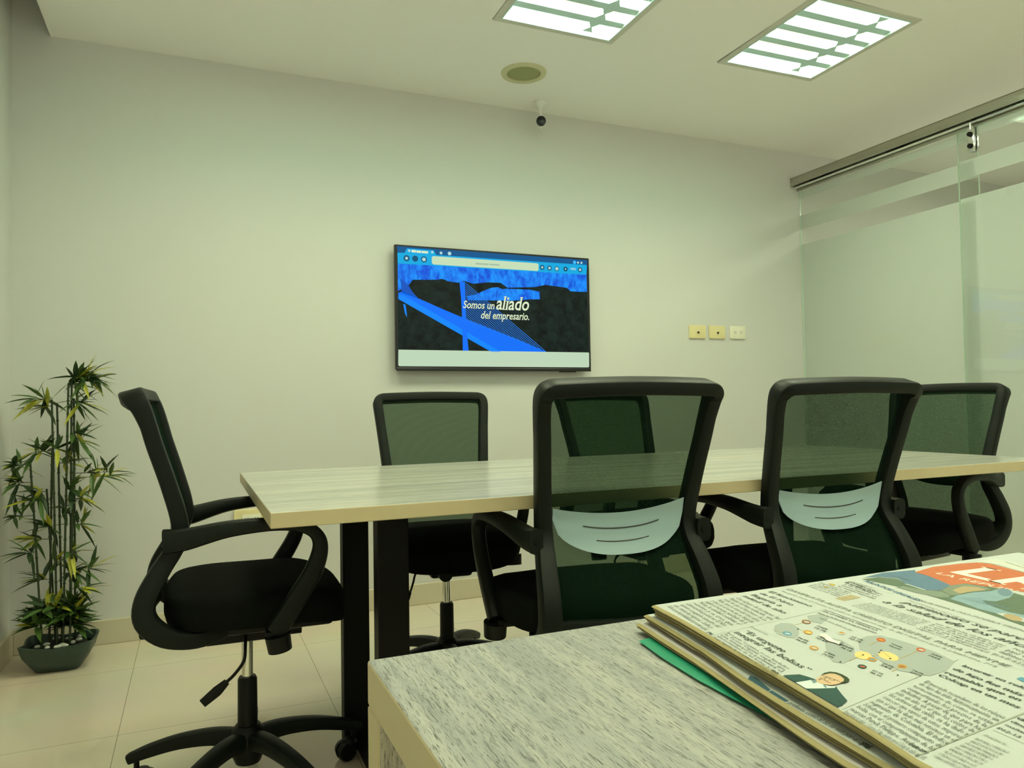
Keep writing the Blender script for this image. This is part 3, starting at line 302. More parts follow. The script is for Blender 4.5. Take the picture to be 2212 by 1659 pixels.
PRINTED = [('rule', [(0.3657, 0.4695), (0.3657, 0.4691), (0.5005, 0.4843), (0.5005, 0.4847)], 1), ('rule', [(0.4114, 0.4698), (0.4112, 0.4698), (0.4052, 0.3523), (0.4054, 0.3523)], 1), ('rule', [(0.3465, 0.3256), (0.3465, 0.3252), (0.4842, 0.3522), (0.4842, 0.3526)], 1), ('rule', [(0.3335, 0.2684), (0.3337, 0.2672), (0.4515, 0.2787), (0.4513, 0.2799)], 1), ('rule', [(0.5242, 0.5592), (0.524, 0.5592), (0.5006, 0.3204), (0.5008, 0.3204)], 1), ('ink', [(0.4991, 0.4842), (0.4985, 0.4842), (0.493, 0.4219), (0.4936, 0.4219)], 1), ('rule', [(0.5964, 0.5509), (0.596, 0.5509), (0.5936, 0.494), (0.594, 0.494)], 1), ('rule', [(0.3977, 0.271), (0.3973, 0.271), (0.3957, 0.2498), (0.3961, 0.2498)], 1), ('mapgrey', [(0.4282, 0.468), (0.438, 0.4714), (0.444, 0.4668), (0.4412, 0.4562), (0.4282, 0.442), (0.4186, 0.4368), (0.4154, 0.4409), (0.4141, 0.449), (0.4191, 0.4592)], 0), ('mapgrey', [(0.4432, 0.4271), (0.4465, 0.4182), (0.4415, 0.4022), (0.4235, 0.3853), (0.4077, 0.3809), (0.404, 0.3867), (0.4151, 0.402), (0.4293, 0.4173)], 0), ('mapgrey', [(0.4572, 0.4129), (0.471, 0.4168), (0.4817, 0.413), (0.4839, 0.4021), (0.4848, 0.3877), (0.4844, 0.3701), (0.478, 0.3506), (0.4569, 0.3417), (0.4387, 0.3396), (0.4337, 0.3475), (0.4296, 0.355), (0.4327, 0.3688), (0.4391, 0.386), (0.4418, 0.3976)], 0), ('mapgrey', [(0.472, 0.4775), (0.4841, 0.4756), (0.4818, 0.4637), (0.465, 0.4552), (0.4617, 0.4652)], 0), ('yellow', [(0.436, 0.3822), (0.4337, 0.3807), (0.4313, 0.3798), (0.4291, 0.3795), (0.4272, 0.3799), (0.4259, 0.381), (0.4252, 0.3826), (0.4252, 0.3846), (0.426, 0.3868), (0.4275, 0.389), (0.4295, 0.391), (0.4318, 0.3926), (0.4343, 0.3936), (0.4366, 0.3939), (0.4385, 0.3935), (0.4399, 0.3924), (0.4405, 0.3907), (0.4404, 0.3886), (0.4396, 0.3864), (0.438, 0.3841)], 1), ('yellow', [(0.4487, 0.3707), (0.4463, 0.3695), (0.4441, 0.3691), (0.4422, 0.3695), (0.4408, 0.3708), (0.4399, 0.3727), (0.4398, 0.3751), (0.4403, 0.3779), (0.4416, 0.3806), (0.4434, 0.3831), (0.4456, 0.3852), (0.4479, 0.3865), (0.4502, 0.387), (0.4522, 0.3865), (0.4537, 0.3852), (0.4546, 0.3832), (0.4546, 0.3807), (0.454, 0.3779), (0.4527, 0.3751), (0.4508, 0.3727)], 1), ('brown', [(0.4595, 0.461), (0.4581, 0.46), (0.4567, 0.4593), (0.4554, 0.4592), (0.4543, 0.4596), (0.4536, 0.4604), (0.4533, 0.4616), (0.4535, 0.4631), (0.454, 0.4647), (0.455, 0.4663), (0.4563, 0.4677), (0.4577, 0.4687), (0.4591, 0.4694), (0.4604, 0.4695), (0.4615, 0.4691), (0.4622, 0.4683), (0.4625, 0.467), (0.4623, 0.4655), (0.4617, 0.4639), (0.4607, 0.4624)], 2), ('paper', [(0.4586, 0.4614), (0.458, 0.4611), (0.4575, 0.4611), (0.457, 0.4613), (0.4565, 0.4617), (0.4562, 0.4624), (0.456, 0.4632), (0.456, 0.4641), (0.4562, 0.4649), (0.4565, 0.4657), (0.4569, 0.4662), (0.4575, 0.4665), (0.458, 0.4666), (0.4585, 0.4664), (0.459, 0.4659), (0.4593, 0.4652), (0.4595, 0.4644), (0.4595, 0.4635), (0.4593, 0.4627), (0.459, 0.462)], 3), ('blue2', [(0.4235, 0.4445), (0.4223, 0.4436), (0.421, 0.443), (0.4198, 0.4429), (0.4188, 0.4433), (0.4181, 0.4441), (0.4178, 0.4452), (0.4178, 0.4465), (0.4183, 0.448), (0.4191, 0.4495), (0.4202, 0.4507), (0.4214, 0.4517), (0.4227, 0.4523), (0.424, 0.4524), (0.425, 0.452), (0.4257, 0.4512), (0.426, 0.4501), (0.4259, 0.4487), (0.4254, 0.4472), (0.4246, 0.4458)], 2), ('paper', [(0.4227, 0.4449), (0.4222, 0.4447), (0.4217, 0.4446), (0.4212, 0.4448), (0.4207, 0.4453), (0.4204, 0.4459), (0.4202, 0.4466), (0.4201, 0.4474), (0.4202, 0.4482), (0.4205, 0.4489), (0.4209, 0.4494), (0.4214, 0.4497), (0.4219, 0.4497), (0.4224, 0.4495), (0.4228, 0.4491), (0.4232, 0.4484), (0.4234, 0.4477), (0.4234, 0.4469), (0.4233, 0.4461), (0.423, 0.4454)], 3), ('orange', [(0.44, 0.4399), (0.4387, 0.439), (0.4374, 0.4384), (0.4361, 0.4383), (0.4351, 0.4387), (0.4345, 0.4394), (0.4342, 0.4406), (0.4343, 0.4419), (0.4348, 0.4434), (0.4356, 0.4448), (0.4368, 0.4461), (0.4381, 0.4471), (0.4394, 0.4476), (0.4406, 0.4477), (0.4417, 0.4474), (0.4423, 0.4466), (0.4426, 0.4454), (0.4425, 0.4441), (0.442, 0.4426), (0.4411, 0.4411)], 2), ('yellow', [(0.4391, 0.4403), (0.4386, 0.44), (0.4381, 0.44), (0.4376, 0.4402), (0.4372, 0.4406), (0.4368, 0.4412), (0.4366, 0.442), (0.4366, 0.4428), (0.4367, 0.4436), (0.437, 0.4442), (0.4374, 0.4447), (0.4379, 0.445), (0.4384, 0.4451), (0.4389, 0.4449), (0.4394, 0.4444), (0.4397, 0.4438), (0.4399, 0.4431), (0.4399, 0.4423), (0.4398, 0.4415), (0.4395, 0.4408)], 3), ('orange', [(0.4159, 0.4106), (0.4147, 0.4098), (0.4136, 0.4093), (0.4124, 0.4092), (0.4115, 0.4096), (0.4108, 0.4103), (0.4105, 0.4113), (0.4106, 0.4125), (0.411, 0.4138), (0.4117, 0.4151), (0.4127, 0.4162), (0.4139, 0.417), (0.4151, 0.4175), (0.4162, 0.4176), (0.4172, 0.4172), (0.4178, 0.4165), (0.4182, 0.4155), (0.4181, 0.4142), (0.4177, 0.4129), (0.4169, 0.4117)], 2), ('paper', [(0.4151, 0.411), (0.4147, 0.4107), (0.4142, 0.4107), (0.4137, 0.4109), (0.4133, 0.4113), (0.413, 0.4118), (0.4128, 0.4125), (0.4127, 0.4132), (0.4128, 0.4139), (0.413, 0.4145), (0.4134, 0.4149), (0.4138, 0.4152), (0.4143, 0.4152), (0.4148, 0.415), (0.4152, 0.4146), (0.4155, 0.4141), (0.4157, 0.4134), (0.4158, 0.4127), (0.4157, 0.412), (0.4154, 0.4114)], 3), ('paper', [(0.4619, 0.428), (0.4606, 0.4271), (0.4592, 0.4266), (0.458, 0.4265), (0.457, 0.4268), (0.4563, 0.4276), (0.4561, 0.4287), (0.4562, 0.43), (0.4568, 0.4315), (0.4577, 0.4329), (0.4589, 0.4341), (0.4602, 0.435), (0.4616, 0.4356), (0.4629, 0.4357), (0.4639, 0.4353), (0.4646, 0.4345), (0.4648, 0.4334), (0.4647, 0.432), (0.4641, 0.4306), (0.4631, 0.4292)], 2), ('orange', [(0.4611, 0.4284), (0.4606, 0.4281), (0.46, 0.4281), (0.4595, 0.4283), (0.4591, 0.4287), (0.4588, 0.4293), (0.4586, 0.4301), (0.4586, 0.4309), (0.4588, 0.4316), (0.4591, 0.4323), (0.4595, 0.4328), (0.46, 0.433), (0.4606, 0.4331), (0.4611, 0.4329), (0.4615, 0.4324), (0.4618, 0.4318), (0.462, 0.4311), (0.462, 0.4303), (0.4618, 0.4295), (0.4615, 0.4289)], 3), ('red', [(0.4741, 0.4025), (0.4727, 0.4017), (0.4714, 0.4012), (0.4702, 0.4011), (0.4692, 0.4015), (0.4686, 0.4022), (0.4683, 0.4032), (0.4685, 0.4045), (0.4691, 0.4058), (0.47, 0.4071), (0.4712, 0.4082), (0.4725, 0.409), (0.4739, 0.4095), (0.4751, 0.4096), (0.4761, 0.4092), (0.4767, 0.4085), (0.477, 0.4074), (0.4768, 0.4062), (0.4762, 0.4049), (0.4753, 0.4036)], 2), ('orange', [(0.4732, 0.4029), (0.4727, 0.4026), (0.4722, 0.4026), (0.4717, 0.4028), (0.4713, 0.4032), (0.471, 0.4038), (0.4709, 0.4045), (0.4709, 0.4052), (0.4711, 0.4059), (0.4714, 0.4065), (0.4718, 0.4069), (0.4723, 0.4072), (0.4728, 0.4072), (0.4733, 0.407), (0.4737, 0.4066), (0.474, 0.406), (0.4742, 0.4053), (0.4741, 0.4046), (0.474, 0.4039), (0.4737, 0.4033)], 3), ('red', [(0.4802, 0.3746), (0.4789, 0.3739), (0.4776, 0.3735), (0.4765, 0.3734), (0.4755, 0.3738), (0.4749, 0.3744), (0.4747, 0.3754), (0.4749, 0.3765), (0.4755, 0.3777), (0.4764, 0.3788), (0.4775, 0.3798), (0.4788, 0.3806), (0.4801, 0.381), (0.4813, 0.381), (0.4822, 0.3807), (0.4828, 0.38), (0.4831, 0.3791), (0.4829, 0.3779), (0.4823, 0.3767), (0.4814, 0.3756)], 2), ('paper', [(0.4794, 0.375), (0.4789, 0.3747), (0.4784, 0.3747), (0.478, 0.3749), (0.4776, 0.3753), (0.4773, 0.3758), (0.4772, 0.3765), (0.4772, 0.3771), (0.4774, 0.3778), (0.4777, 0.3783), (0.4781, 0.3787), (0.4786, 0.3789), (0.4791, 0.3789), (0.4795, 0.3787), (0.4799, 0.3784), (0.4802, 0.3778), (0.4803, 0.3772), (0.4803, 0.3765), (0.4801, 0.3759), (0.4798, 0.3754)], 3), ('jacket', [(0.4155, 0.3684), (0.4144, 0.3678), (0.4133, 0.3674), (0.4123, 0.3674), (0.4114, 0.3677), (0.4108, 0.3683), (0.4105, 0.3692), (0.4106, 0.3702), (0.4109, 0.3713), (0.4116, 0.3724), (0.4126, 0.3733), (0.4136, 0.374), (0.4148, 0.3744), (0.4158, 0.3744), (0.4167, 0.3741), (0.4173, 0.3735), (0.4176, 0.3726), (0.4176, 0.3715), (0.4172, 0.3704), (0.4165, 0.3693)], 2), ('red', [(0.4148, 0.3688), (0.4144, 0.3686), (0.4139, 0.3686), (0.4135, 0.3688), (0.4131, 0.3691), (0.4128, 0.3696), (0.4126, 0.3702), (0.4126, 0.3708), (0.4126, 0.3714), (0.4129, 0.3719), (0.4132, 0.3723), (0.4136, 0.3725), (0.414, 0.3725), (0.4145, 0.3723), (0.4149, 0.3719), (0.4152, 0.3714), (0.4154, 0.3709), (0.4154, 0.3702), (0.4153, 0.3697), (0.4151, 0.3692)], 3), ('orange', [(0.4331, 0.3755), (0.432, 0.3748), (0.4308, 0.3744), (0.4297, 0.3744), (0.4288, 0.3747), (0.4282, 0.3754), (0.4279, 0.3763), (0.428, 0.3774), (0.4284, 0.3785), (0.4292, 0.3797), (0.4302, 0.3806), (0.4313, 0.3813), (0.4325, 0.3817), (0.4336, 0.3818), (0.4345, 0.3814), (0.4351, 0.3808), (0.4354, 0.3799), (0.4353, 0.3788), (0.4349, 0.3776), (0.4341, 0.3765)], 2), ('blue2', [(0.4323, 0.3759), (0.4319, 0.3757), (0.4314, 0.3757), (0.431, 0.3759), (0.4306, 0.3762), (0.4303, 0.3767), (0.4301, 0.3773), (0.4301, 0.378), (0.4302, 0.3786), (0.4304, 0.3791), (0.4308, 0.3795), (0.4312, 0.3797), (0.4317, 0.3797), (0.4321, 0.3795), (0.4325, 0.3792), (0.4328, 0.3787), (0.433, 0.3781), (0.433, 0.3774), (0.4329, 0.3768), (0.4327, 0.3763)], 3), ('orange', [(0.4395, 0.3571), (0.4384, 0.3565), (0.4372, 0.3561), (0.4362, 0.3561), (0.4353, 0.3564), (0.4347, 0.3571), (0.4344, 0.3579), (0.4345, 0.3589), (0.435, 0.36), (0.4357, 0.3611), (0.4367, 0.3619), (0.4378, 0.3626), (0.439, 0.363), (0.4401, 0.363), (0.4409, 0.3627), (0.4415, 0.362), (0.4418, 0.3612), (0.4417, 0.3601), (0.4412, 0.359), (0.4405, 0.358)], 2), ('brown', [(0.4387, 0.3575), (0.4383, 0.3573), (0.4379, 0.3573), (0.4374, 0.3575), (0.4371, 0.3578), (0.4368, 0.3583), (0.4366, 0.3589), (0.4366, 0.3595), (0.4367, 0.36), (0.4369, 0.3605), (0.4373, 0.3609), (0.4377, 0.3611), (0.4382, 0.3611), (0.4386, 0.3609), (0.439, 0.3606), (0.4393, 0.3601), (0.4394, 0.3595), (0.4395, 0.3589), (0.4393, 0.3583), (0.4391, 0.3578)], 3), ('ochre', [(0.441, 0.4619), (0.441, 0.4615), (0.4544, 0.4636), (0.4544, 0.464)], 2), ('ochre', [(0.4189, 0.4569), (0.4185, 0.4567), (0.4212, 0.4493), (0.4216, 0.4495)], 2), ('ochre', [(0.4386, 0.4533), (0.4382, 0.4533), (0.439, 0.4457), (0.4394, 0.4457)], 2), ('ochre', [(0.4158, 0.3832), (0.4158, 0.3828), (0.4334, 0.3869), (0.4334, 0.3873)], 2), ('ochre', [(0.4533, 0.4001), (0.4535, 0.3997), (0.4681, 0.4036), (0.4679, 0.404)], 2), ('ochre', [(0.4464, 0.3702), (0.4464, 0.3698), (0.4754, 0.3765), (0.4754, 0.3769)], 2), ('ochre', [(0.4239, 0.3561), (0.4241, 0.3557), (0.4354, 0.3588), (0.4352, 0.3592)], 2), ('ochre', [(0.4371, 0.3822), (0.4371, 0.3818), (0.4447, 0.383), (0.4447, 0.3834)], 2), ('ochre', [(0.4535, 0.3897), (0.4531, 0.3899), (0.4444, 0.373), (0.4448, 0.3728)], 2), ('ink', [(0.434, 0.3868), (0.4331, 0.3862), (0.4323, 0.3862), (0.4321, 0.3867), (0.4327, 0.3874), (0.4337, 0.388), (0.4345, 0.3881), (0.4346, 0.3875)], 3), ('ink', [(0.4442, 0.3731), (0.4433, 0.3726), (0.4425, 0.3726), (0.4423, 0.373), (0.4429, 0.3738), (0.4438, 0.3743), (0.4446, 0.3743), (0.4448, 0.3739)], 3), ('ink', [(0.409, 0.3835), (0.4081, 0.3829), (0.4074, 0.3829), (0.4072, 0.3834), (0.4077, 0.3841), (0.4086, 0.3847), (0.4093, 0.3847), (0.4095, 0.3842)], 3), ('ink', [(0.4536, 0.3883), (0.4526, 0.3877), (0.4517, 0.3877), (0.4516, 0.3882), (0.4522, 0.389), (0.4532, 0.3896), (0.454, 0.3896), (0.4542, 0.3891)], 3), ('ink', [(0.4485, 0.3856), (0.4476, 0.385), (0.4468, 0.385), (0.4466, 0.3855), (0.4472, 0.3863), (0.4482, 0.3868), (0.449, 0.3869), (0.4491, 0.3864)], 3), ('ink', [(0.4221, 0.3492), (0.4212, 0.3487), (0.4205, 0.3487), (0.4203, 0.3491), (0.4208, 0.3498), (0.4217, 0.3502), (0.4224, 0.3502), (0.4226, 0.3498)], 3), ('ink', [(0.4385, 0.4522), (0.4374, 0.4515), (0.4365, 0.4514), (0.4364, 0.452), (0.437, 0.453), (0.4381, 0.4538), (0.439, 0.4539), (0.4391, 0.4532)], 3), ('ochre', [(0.5352, 0.5071), (0.5354, 0.5059), (0.5584, 0.5085), (0.5582, 0.5097)], 1), ('ochre', [(0.5352, 0.5042), (0.5354, 0.503), (0.5585, 0.5055), (0.5583, 0.5067)], 1), ('ochre', [(0.5353, 0.5014), (0.5355, 0.5002), (0.5586, 0.5026), (0.5584, 0.5038)], 1), ('ochre', [(0.5353, 0.4986), (0.5355, 0.4974), (0.5587, 0.4997), (0.5585, 0.5009)], 1), ('ochre', [(0.5739, 0.5426), (0.5731, 0.5421), (0.5723, 0.542), (0.5716, 0.5424), (0.571, 0.5431), (0.5707, 0.5441), (0.5706, 0.5454), (0.5708, 0.5468), (0.5712, 0.5481), (0.5719, 0.5493), (0.5726, 0.5501), (0.5735, 0.5507), (0.5743, 0.5508), (0.575, 0.5504), (0.5756, 0.5497), (0.5759, 0.5487), (0.576, 0.5474), (0.5758, 0.546), (0.5754, 0.5447), (0.5747, 0.5435)], 1), ('ochre', [(0.5611, 0.5388), (0.5606, 0.5385), (0.56, 0.5385), (0.5595, 0.5388), (0.5591, 0.5393), (0.5589, 0.5401), (0.5588, 0.541), (0.5589, 0.542), (0.5592, 0.5429), (0.5596, 0.5437), (0.5601, 0.5443), (0.5606, 0.5447), (0.5612, 0.5447), (0.5616, 0.5444), (0.562, 0.5438), (0.5623, 0.5431), (0.5624, 0.5421), (0.5623, 0.5411), (0.562, 0.5402), (0.5616, 0.5394)], 1), ('jacket', [(0.3527, 0.381), (0.3588, 0.3797), (0.3653, 0.3775), (0.367, 0.3716), (0.3677, 0.366), (0.3641, 0.3627), (0.3574, 0.3673), (0.3516, 0.3678), (0.3465, 0.3691), (0.3485, 0.3738)], 0), ('jacket', [(0.3468, 0.3696), (0.3481, 0.3574), (0.3577, 0.3542), (0.3676, 0.3506), (0.3705, 0.352), (0.3681, 0.3491), (0.3634, 0.3414), (0.3585, 0.3326), (0.3538, 0.3307), (0.3507, 0.3292), (0.3473, 0.3288), (0.3422, 0.3273), (0.3382, 0.3277), (0.3394, 0.3321), (0.3422, 0.342), (0.3449, 0.3536), (0.346, 0.3621)], 0), ('shirt', [(0.3469, 0.3694), (0.3518, 0.368), (0.3574, 0.3673), (0.3643, 0.3668), (0.3659, 0.3642), (0.3651, 0.3598), (0.3656, 0.3567), (0.3668, 0.3538), (0.3691, 0.3515), (0.3674, 0.3504), (0.3576, 0.354), (0.348, 0.3573)], 1), ('shade', [(0.3637, 0.3662), (0.3676, 0.3658), (0.3648, 0.3623), (0.3609, 0.3613)], 2), ('skin', [(0.3659, 0.3642), (0.3698, 0.3672), (0.3759, 0.3697), (0.3818, 0.3706), (0.3866, 0.3699), (0.3873, 0.3654), (0.3859, 0.3606), (0.3819, 0.3564), (0.3772, 0.3546), (0.3723, 0.354), (0.3682, 0.3551), (0.366, 0.3576), (0.3646, 0.3603)], 2), ('hair', [(0.3756, 0.3699), (0.3812, 0.3722), (0.3864, 0.3723), (0.3891, 0.3696), (0.3896, 0.365), (0.3885, 0.3599), (0.3863, 0.3561), (0.383, 0.3542), (0.379, 0.3537), (0.3759, 0.3549), (0.3809, 0.356), (0.3844, 0.3588), (0.3865, 0.3637), (0.3863, 0.3681), (0.3839, 0.37), (0.3794, 0.3699)], 3), ('ink', [(0.3766, 0.3696), (0.376, 0.3694), (0.3774, 0.3651), (0.378, 0.3653)], 3), ('ink', [(0.378, 0.3652), (0.3774, 0.3652), (0.3779, 0.3565), (0.3785, 0.3565)], 3), ('ink', [(0.3686, 0.365), (0.3686, 0.3644), (0.377, 0.3652), (0.377, 0.3658)], 3), ('ink', [(0.3708, 0.3622), (0.3704, 0.3616), (0.3724, 0.36), (0.3728, 0.3606)], 3), ('hair2', [(0.3727, 0.3628), (0.3722, 0.3626), (0.3717, 0.3628), (0.3713, 0.3634), (0.3711, 0.3642), (0.3712, 0.3651), (0.3715, 0.366), (0.372, 0.3666), (0.3725, 0.3668), (0.373, 0.3666), (0.3734, 0.366), (0.3736, 0.3652), (0.3735, 0.3643), (0.3732, 0.3634)], 3), ('skin', [(0.3726, 0.3632), (0.3723, 0.3631), (0.3719, 0.3633), (0.3716, 0.3637), (0.3715, 0.3644), (0.3715, 0.3651), (0.3717, 0.3658), (0.3721, 0.3662), (0.3724, 0.3663), (0.3728, 0.3661), (0.3731, 0.3657), (0.3732, 0.365), (0.3732, 0.3643), (0.373, 0.3636)], 4), ('hair2', [(0.3771, 0.3594), (0.3765, 0.3592), (0.376, 0.3595), (0.3755, 0.3602), (0.3753, 0.3612), (0.3754, 0.3623), (0.3757, 0.3632), (0.3763, 0.3639), (0.3769, 0.3641), (0.3774, 0.3638), (0.3778, 0.3631), (0.378, 0.3621), (0.378, 0.361), (0.3776, 0.36)], 3), ('skin', [(0.377, 0.3598), (0.3766, 0.3597), (0.3762, 0.3599), (0.3759, 0.3605), (0.3757, 0.3614), (0.3757, 0.3622), (0.376, 0.363), (0.3763, 0.3635), (0.3768, 0.3636), (0.3772, 0.3633), (0.3775, 0.3627), (0.3777, 0.3619), (0.3776, 0.361), (0.3774, 0.3603)], 4), ('lip', [(0.3705, 0.3601), (0.3695, 0.3595), (0.3708, 0.3568), (0.3718, 0.3574)], 3), ('shade', [(0.3658, 0.3565), (0.3646, 0.3573), (0.3621, 0.3533), (0.3633, 0.3525)], 3), ('picblue', [(0.6236, 0.5533), (0.6578, 0.5606), (0.6985, 0.5537), (0.6883, 0.5457), (0.6863, 0.5297), (0.6773, 0.5082), (0.67, 0.4934), (0.6446, 0.4849), (0.6307, 0.492), (0.6387, 0.5177), (0.6502, 0.5351), (0.6395, 0.5495)], 0), ('picgreen', [(0.6167, 0.5494), (0.6378, 0.5481), (0.6479, 0.5332), (0.6381, 0.5172), (0.6299, 0.4905), (0.6437, 0.4842), (0.6708, 0.493), (0.6985, 0.4728), (0.688, 0.4213), (0.667, 0.3873), (0.584, 0.3399), (0.6002, 0.3812), (0.6111, 0.4261), (0.6169, 0.4678), (0.6219, 0.5121)], 0), ('logo', [(0.689, 0.5467), (0.7263, 0.5549), (0.7658, 0.5525), (0.7877, 0.5483), (0.7937, 0.5363), (0.7832, 0.4954), (0.7663, 0.452), (0.6894, 0.4073), (0.7049, 0.4465), (0.6969, 0.4708), (0.6905, 0.4877), (0.67, 0.4934), (0.6773, 0.5082), (0.6863, 0.5297)], 1), ('net', [(0.6444, 0.4838), (0.6684, 0.4922), (0.688, 0.4915), (0.6928, 0.4777), (0.6886, 0.4662), (0.6713, 0.4674), (0.6565, 0.4693), (0.6411, 0.4662), (0.6361, 0.4687)], 2), ('tan', [(0.6541, 0.48), (0.6772, 0.4857), (0.6851, 0.4769), (0.6817, 0.4659), (0.6654, 0.4685), (0.6477, 0.4683)], 3), ('denim', [(0.6239, 0.4607), (0.6418, 0.4658), (0.663, 0.466), (0.6821, 0.4619), (0.6999, 0.4642), (0.7005, 0.4562), (0.6921, 0.4475), (0.6729, 0.4393), (0.6507, 0.4368), (0.6433, 0.444), (0.6354, 0.4346), (0.6311, 0.4239), (0.6276, 0.4101), (0.6302, 0.3998), (0.6329, 0.3812), (0.6131, 0.3695), (0.6148, 0.3903), (0.6191, 0.4084), (0.6152, 0.4133), (0.6151, 0.4288), (0.6211, 0.4451)], 2), ('denim2', [(0.6893, 0.4475), (0.685, 0.4453), (0.6811, 0.4438), (0.6779, 0.4433), (0.6757, 0.4437), (0.6746, 0.445), (0.6749, 0.4472), (0.6764, 0.4499), (0.6791, 0.453), (0.6827, 0.4561), (0.6869, 0.459), (0.6913, 0.4614), (0.6954, 0.4629), (0.6987, 0.4635), (0.7011, 0.4631), (0.7021, 0.4617), (0.7018, 0.4594), (0.7001, 0.4566), (0.6972, 0.4534), (0.6935, 0.4503)], 3), ('denim2', [(0.6335, 0.4601), (0.6327, 0.4591), (0.6487, 0.4475), (0.6495, 0.4485)], 3), ('denim2', [(0.6335, 0.4558), (0.6327, 0.455), (0.6464, 0.4411), (0.6472, 0.4419)], 3), ('denim2', [(0.6337, 0.4515), (0.6327, 0.4509), (0.6441, 0.4349), (0.6451, 0.4355)], 3), ('denim2', [(0.6338, 0.4473), (0.6328, 0.4467), (0.642, 0.4287), (0.643, 0.4293)], 3), ('denim2', [(0.6339, 0.4432), (0.6327, 0.4428), (0.6398, 0.4228), (0.641, 0.4232)], 3), ('denim2', [(0.634, 0.439), (0.6328, 0.4388), (0.6377, 0.417), (0.6389, 0.4172)], 3), ('paper', [(0.6152, 0.4133), (0.621, 0.4104), (0.6217, 0.4012), (0.6204, 0.3903), (0.6099, 0.3872), (0.6083, 0.3978)], 3), ('tan', [(0.6147, 0.3913), (0.6122, 0.3902), (0.6099, 0.39), (0.6081, 0.3907), (0.6069, 0.3921), (0.6064, 0.3942), (0.6068, 0.3968), (0.6079, 0.3996), (0.6097, 0.4023), (0.612, 0.4048), (0.6146, 0.4067), (0.6172, 0.4078), (0.6196, 0.4081), (0.6215, 0.4074), (0.6227, 0.4059), (0.6231, 0.4037), (0.6227, 0.4011), (0.6215, 0.3982), (0.6196, 0.3955), (0.6173, 0.3931)], 4), ('glass', [(0.6183, 0.5112), (0.6279, 0.511), (0.6307, 0.492), (0.6408, 0.4811), (0.6354, 0.4691), (0.6278, 0.464), (0.6191, 0.4695), (0.6161, 0.49)], 2), ('paper', [(0.6382, 0.5162), (0.636, 0.5166), (0.6311, 0.4914), (0.6333, 0.491)], 3), ('paper2', [(0.7843, 0.5501), (0.8086, 0.5534), (0.8224, 0.5504), (0.821, 0.5297), (0.8016, 0.4811), (0.7851, 0.4547), (0.7681, 0.4531), (0.7844, 0.4961), (0.7956, 0.5327), (0.7935, 0.5432)], 2), ('blue2', [(0.4836, 0.313), (0.4888, 0.3134), (0.4894, 0.3071), (0.4825, 0.3028), (0.4818, 0.309)], 1)]
UNDER_PRINT = [('denimB', [(0.3453, 0.4081), (0.3542, 0.4123), (0.3552, 0.4072), (0.3485, 0.3861), (0.3452, 0.3853), (0.3375, 0.3849), (0.3397, 0.3946)], 0), ('denimB', [(0.3375, 0.3843), (0.3485, 0.3849), (0.346, 0.3672), (0.3417, 0.3671), (0.3347, 0.3699), (0.335, 0.3758)], 0)]
UNDER_TEXT = [('small', 'profesías, como tú no se veía por el 2022', (0.3423, 0.3648), (0.3368, 0.2997), 1.6), ('bold', 'P6', (0.3358, 0.3054), (0.3358, 0.2988), 1.1)]
# ------------------------------------------------------------------ the room
bm = bmesh.new(); box(bm, -0.9, 6.0, -3.2, WALL_Y+0.1, -0.08, 0.0); struct(finish('floor', bm, M['floor'], smooth=0))
bm = bmesh.new(); box(bm, -0.9, 6.0, WALL_Y, WALL_Y+0.12, 0.0, 3.1); struct(finish('wall_back', bm, M['wall'], smooth=0))
bm = bmesh.new(); box(bm, -0.82, -0.705, -3.2, WALL_Y, 0.0, 3.1); struct(finish('wall_left', bm, M['wall'], smooth=0))
bm = bmesh.new(); box(bm, 5.85, 5.97, -3.2, WALL_Y, 0.0, 3.1); struct(finish('wall_right', bm, M['wall'], smooth=0))
# dropped ceiling with real openings for the light troffers
def ceiling():
    bm = bmesh.new()
    xs = sorted({-0.558, 6.0} | {v for lx, ly in TROFFERS for v in (lx-0.292, lx+0.292)})
    def holes_at(xa, xb):
        xm = (xa+xb)/2
        return sorted((ly-0.322, ly+0.322) for lx, ly in TROFFERS if abs(xm-lx) < 0.292)
    for xa, xb in zip(xs, xs[1:]):
        y = -3.2
        for h0, h1 in holes_at(xa, xb)+[(WALL_Y, WALL_Y)]:
            box(bm, xa, xb, y, h0, CEIL, CEIL+0.10); y = h1
    bmesh.ops.remove_doubles(bm, verts=bm.verts, dist=1e-5)
    return bm
struct(finish('ceiling', ceiling(), M['ceiling'], smooth=0))
bm = bmesh.new(); box(bm, -0.9, 6.0, -3.2, WALL_Y+0.1, 3.0, 3.1); struct(finish('trim_1', bm, M['ceiling'], smooth=0))
bm = bmesh.new(); box(bm, -0.564, -0.556, -3.2, WALL_Y, CEIL-0.002, 3.0); struct(finish('trim_2', bm, M['ceiling'], smooth=0))
bm = bmesh.new(); box(bm, -0.69, 5.85, WALL_Y-0.014, WALL_Y, 0.0, 0.105, 0.003); struct(finish('baseboard_back', bm, M['baseboard'], smooth=0))
bm = bmesh.new(); box(bm, -0.705, -0.69, -3.2, WALL_Y, 0.0, 0.105, 0.003); struct(finish('baseboard_left', bm, M['baseboard'], smooth=0))

